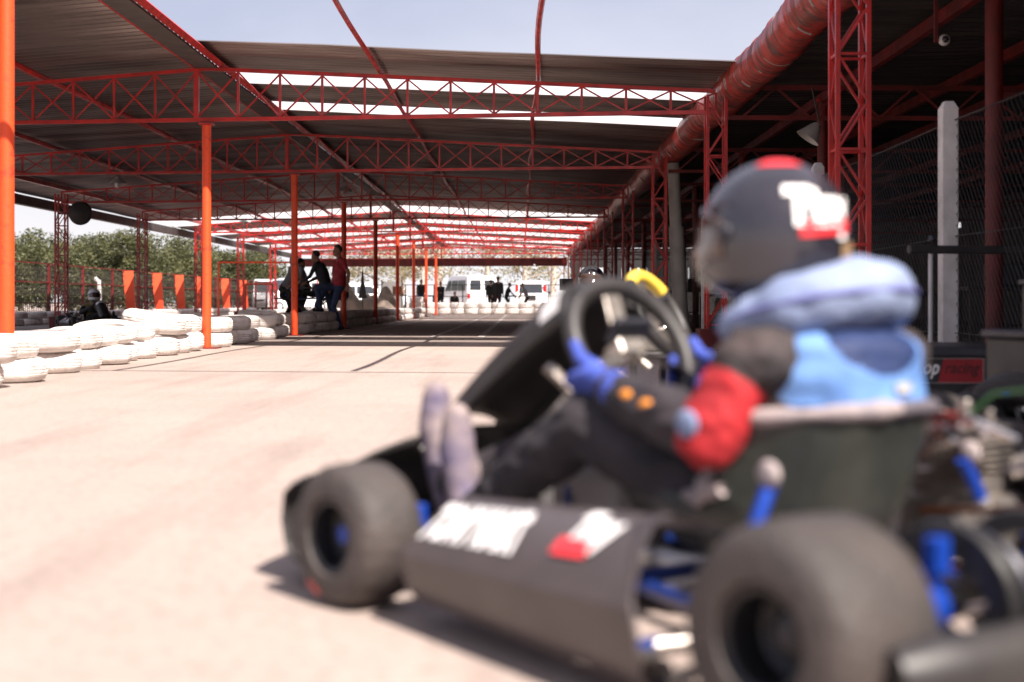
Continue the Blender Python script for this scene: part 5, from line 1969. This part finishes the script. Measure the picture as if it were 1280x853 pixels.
vehicle('white_van', 'white van with two dark rear windows seen from behind, past the tyre wall', 'van', (-3.0, 83, 0), R(112), vprof, 1.9, 1.2, vwin, vends, (-1.45, 1.65), vl)
sprof = [(-2.0, 0.35), (-2.12, 0.7), (-2.08, 1.1), (-1.85, 1.68), (-1.6, 1.80), (0.1, 1.80), (0.9, 1.15), (1.9, 0.98), (2.15, 0.75), (2.1, 0.35)]
swin = [[(-1.7, 1.15), (-0.9, 1.15), (-0.9, 1.62), (-1.55, 1.62)], [(-0.8, 1.15), (0.65, 1.15), (0.1, 1.62), (-0.8, 1.62)]]
sends = [('windscreen', (0.95, 1.16, 0.17, 1.72), [(-0.75, 0.75)], 'glass_dark'), ('rear_window', (-2.09, 1.12, -1.90, 1.62), [(-0.66, 0.66)], 'glass_dark'), ('rear_plate', (-2.15, 0.72, -2.14, 0.98), [(-0.3, 0.3)], 'black_plastic')]
sl_ = [('headlamp', 2.1, 0.82, 0.22, 0.16, 'lamp_clear'), ('tail_lamp', -2.02, 1.28, 0.09, 0.62, 'lamp_red'), ('mirror', 0.75, 1.15, -0.06, 0.15, 'black_plastic')]
vehicle('white_car', 'white hatchback seen from behind with tall red tail lamps', 'car', (0.75, 82, 0), R(86), sprof, 1.75, 1.05, swin, sends, (-1.35, 1.35), sl_)
vehicle('white_car', 'pale car half hidden behind the covered pile far down the hall', 'car', (-9.8, 92, 0), R(10), sprof, 1.75, 1.05, swin, sends, (-1.35, 1.35), sl_)

# ------------------------------------------------------------------ clutter far down the hall
def pile(name, label, cat, x, y, w_, d_, h_, mt, seed):
    m_ = MB()
    def f(u, v):
        a = u * 2 * PI
        r = v
        hh = h_ * (1 - r ** 2.2) * (0.75 + 0.5 * mnoise.noise(Vector((math.cos(a) * r * 2 + seed, math.sin(a) * r * 2, 0))))
        return Vector((w_ * r * math.cos(a), d_ * r * math.sin(a), max(0, hh)))
    m_.grid(f, 40, 14)
    o = m_.build(name, mt, smooth=True, angle=50)
    o.location = (x, y, 0)
    return tag(o, label, cat)
pile('covered_pile', 'lumpy brown tarpaulin covered pile behind the maroon column', 'pile', -7.3, 62, 1.3, 0.9, 1.5, 'tarp', 1)
pile('covered_pile', 'lower brown covered heap just left of the three orange columns', 'pile', -6.5, 67, 0.9, 0.8, 1.35, 'tarp', 5)
pa = thing('folded_parasol', 'closed dark parasol standing among the covered piles', 'parasol', (-6.75, 61, 0))
MB().tube([(0, 0, 0), (0, 0, 2.0)], 0.025, 8).build('pole', 'dark_wire', pa)
MB().tube([(0, 0, 0.75), (0, 0, 0.9), (0, 0, 1.4), (0, 0, 1.95)], [0.20, 0.17, 0.08, 0.02], 12).build('folded_canopy', 'cloth_black', pa, smooth=True)
bs = thing('grey_screen', 'tall pale grey sheet panel left of the first orange far column', 'screen', (-6.3, 70, 0))
MB().box((0, 0, 0.85), (1.0, 0.05, 1.5)).build('sheet', 'sheet_grey', bs)
for s in (-1, 1):
    MB().bar((s * 0.5, 0, 0), (s * 0.5, 0, 1.7), 0.05).build('post', 'dark_wire', bs)
cr = thing('wooden_crate', 'square brown wooden crate on a dark table beyond the far tyres', 'crate', (-5.95, 69, 0.95))
MB().box((0, 0, 0.21), (0.42, 0.42, 0.40)).build('crate_body', 'timber', cr, bevel=0.01)
for s in (-1, 1):
    MB().box((s * 0.19, -0.22, 0.21), (0.05, 0.02, 0.42)).build('batten', 'timber', cr)
for i, (x, y, lb) in enumerate(((-6.0, 69, 'dark table under the brown wooden crate'), (-0.1, 74.0, 'dark table between the bending figures'), (-4.9, 73.0, 'blue topped table before the left dark figure'))):
    tb_ = thing('table', lb, 'table', (x, y, 0), 0, 'tables beyond the far tyre wall')
    MB().box((0, 0, 0.92), (1.0, 0.55, 0.05)).build('tabletop', 'vest_navy' if i == 2 else 'black_plastic', tb_)
    for sx in (-1, 1):
        for sy in (-1, 1):
            MB().bar((sx * 0.45, sy * 0.22, 0), (sx * 0.45, sy * 0.22, 0.9), 0.04).build('leg', 'black_plastic', tb_)

# ------------------------------------------------------------------ trees
def tree(name, h, cw, ch, n, leaf, bark, lsize, seed, trunk_h, trunk_r=0.16, dense=1.0):
    rnd = random.Random(seed)
    t = bpy.data.objects.new(name, None)
    COL.objects.link(t)
    m_ = MB()
    top = Vector((rnd.uniform(-0.3, 0.3), rnd.uniform(-0.3, 0.3), h * 0.8))
    m_.tube([(0, 0, 0), top * 0.35 + Vector((0.08, 0, 0)), top * 0.7, top], [trunk_r, trunk_r * 0.8, trunk_r * 0.5, trunk_r * 0.12], 10)
    cl = []
    for q in range(22):
        a = rnd.uniform(0, 6.28)
        el = rnd.uniform(-1.0, 1.0)
        rr = rnd.uniform(0.35, 0.95)
        c_ = Vector((math.cos(a) * cw / 2 * rr * math.sqrt(max(0.05, 1 - 0.5 * el * el)), math.sin(a) * cw / 2 * rr, h - ch / 2 + ch * 0.42 * el))
        cl.append((c_, rnd.uniform(0.17, 0.30) * min(cw, ch)))
        b0 = top * rnd.uniform(0.3, 0.75)
        m_.tube([b0, b0.lerp(c_, 0.5) + Vector((0, 0, 0.1)), c_], [trunk_r * 0.3, trunk_r * 0.2, trunk_r * 0.06], 6)
    m_.build('trunk', bark, t, smooth=True)
    V, F = [], []
    for q in range(n):
        c_, r_ = rnd.choice(cl)
        d_ = Vector((rnd.gauss(0, 1), rnd.gauss(0, 1), rnd.gauss(0, 1))).normalized()
        p_ = c_ + d_ * r_ * (rnd.random() ** 0.45)
        if p_.z < trunk_h:
            p_.z = trunk_h + rnd.random() * 0.4
        a = Vector((rnd.gauss(0, 1), rnd.gauss(0, 1), rnd.gauss(0, 0.6))).normalized()
        b = a.orthogonal().normalized()
        b.rotate(Quaternion(a, rnd.uniform(0, 6.28)))
        s_ = lsize * rnd.uniform(0.6, 1.3)
        o = len(V)
        V += [p_ - a * s_, p_ + b * s_ * 0.45, p_ + a * s_, p_ - b * s_ * 0.45]
        F.append((o, o + 1, o + 2, o + 3))
    me = bpy.data.meshes.new('crown')
    me.from_pydata([tuple(v) for v in V], [], F)
    me.materials.append(M[leaf])
    cr_ = bpy.data.objects.new('crown', me)
    COL.objects.link(cr_)
    cr_.parent = t
    return t
protos = [tree('olive_tree', 5.2, 5.0, 4.9, 9000, 'leaf_olive', 'bark', 0.13, 3, 0.1), tree('olive_tree', 5.6, 4.4, 5.2, 9000, 'leaf_olive', 'bark', 0.13, 8, 0.1), tree('olive_tree', 4.8, 5.4, 4.6, 9000, 'leaf_olive', 'bark', 0.13, 15, 0.1)]
placed = 0
for row, (Z, hs_) in enumerate(((86, 0.84), (98, 1.0))):
    for i in range(8):
        px_ = -30 + i * 48 + row * 16
        x = (px_ - 650) * Z / 1778
        z = Z + random.uniform(-3, 3)
        if i > 5:
            z += 22 - row * 8
            x = (px_ - 650) * z / 1778
        if placed < 3:
            o = protos[placed]
            o.location = (x, z, 0)
            o.rotation_euler = (0, 0, random.random() * 6)
        else:
            o = clone(protos[placed % 3], (x, z, 0), random.random() * 6)
        sc = hs_ * random.uniform(0.9, 1.08) * (1.0 if i < 5 else 0.95)
        o.scale = (sc, sc, sc)
        tag(o, 'dense olive green tree, %s from the left in the %s row beyond the fence' % (nth(i + 1), 'front' if row == 0 else 'back'), 'tree', 'olive trees beyond the left fence')
        placed += 1
pale = [tree('pale_tree', 7.5, 6.0, 5.0, 2600, 'leaf_pale', 'pale_bark', 0.12, 33, 2.2, 0.26), tree('pale_tree', 8.5, 6.5, 6.0, 2200, 'leaf_pale', 'pale_bark', 0.12, 37, 2.4, 0.3)]
for i, (px_, Z) in enumerate(((528, 100), (548, 108), (505, 118), (612, 120), (655, 115), (690, 106), (470, 112), (430, 120))):
    x = (px_ - 650) * Z / 1778
    if i < 2:
        o = pale[i]
        o.location = (x, Z, 0)
    else:
        o = clone(pale[i % 2], (x, Z, 0), i * 1.3)
    lb = ['thick pale trunked tree behind the three slim orange columns', 'second pale trunked tree just right of the orange columns', 'pale tree behind the grey sheet panel', 'pale tree behind the white van with two rear windows', 'pale tree behind the white hatchback', 'pale tree right of the white hatchback by the pit', 'pale tree behind the covered pile', 'pale tree behind the red shirted man'][i]
    tag(o, lb, 'tree', 'pale trees beyond the hall')
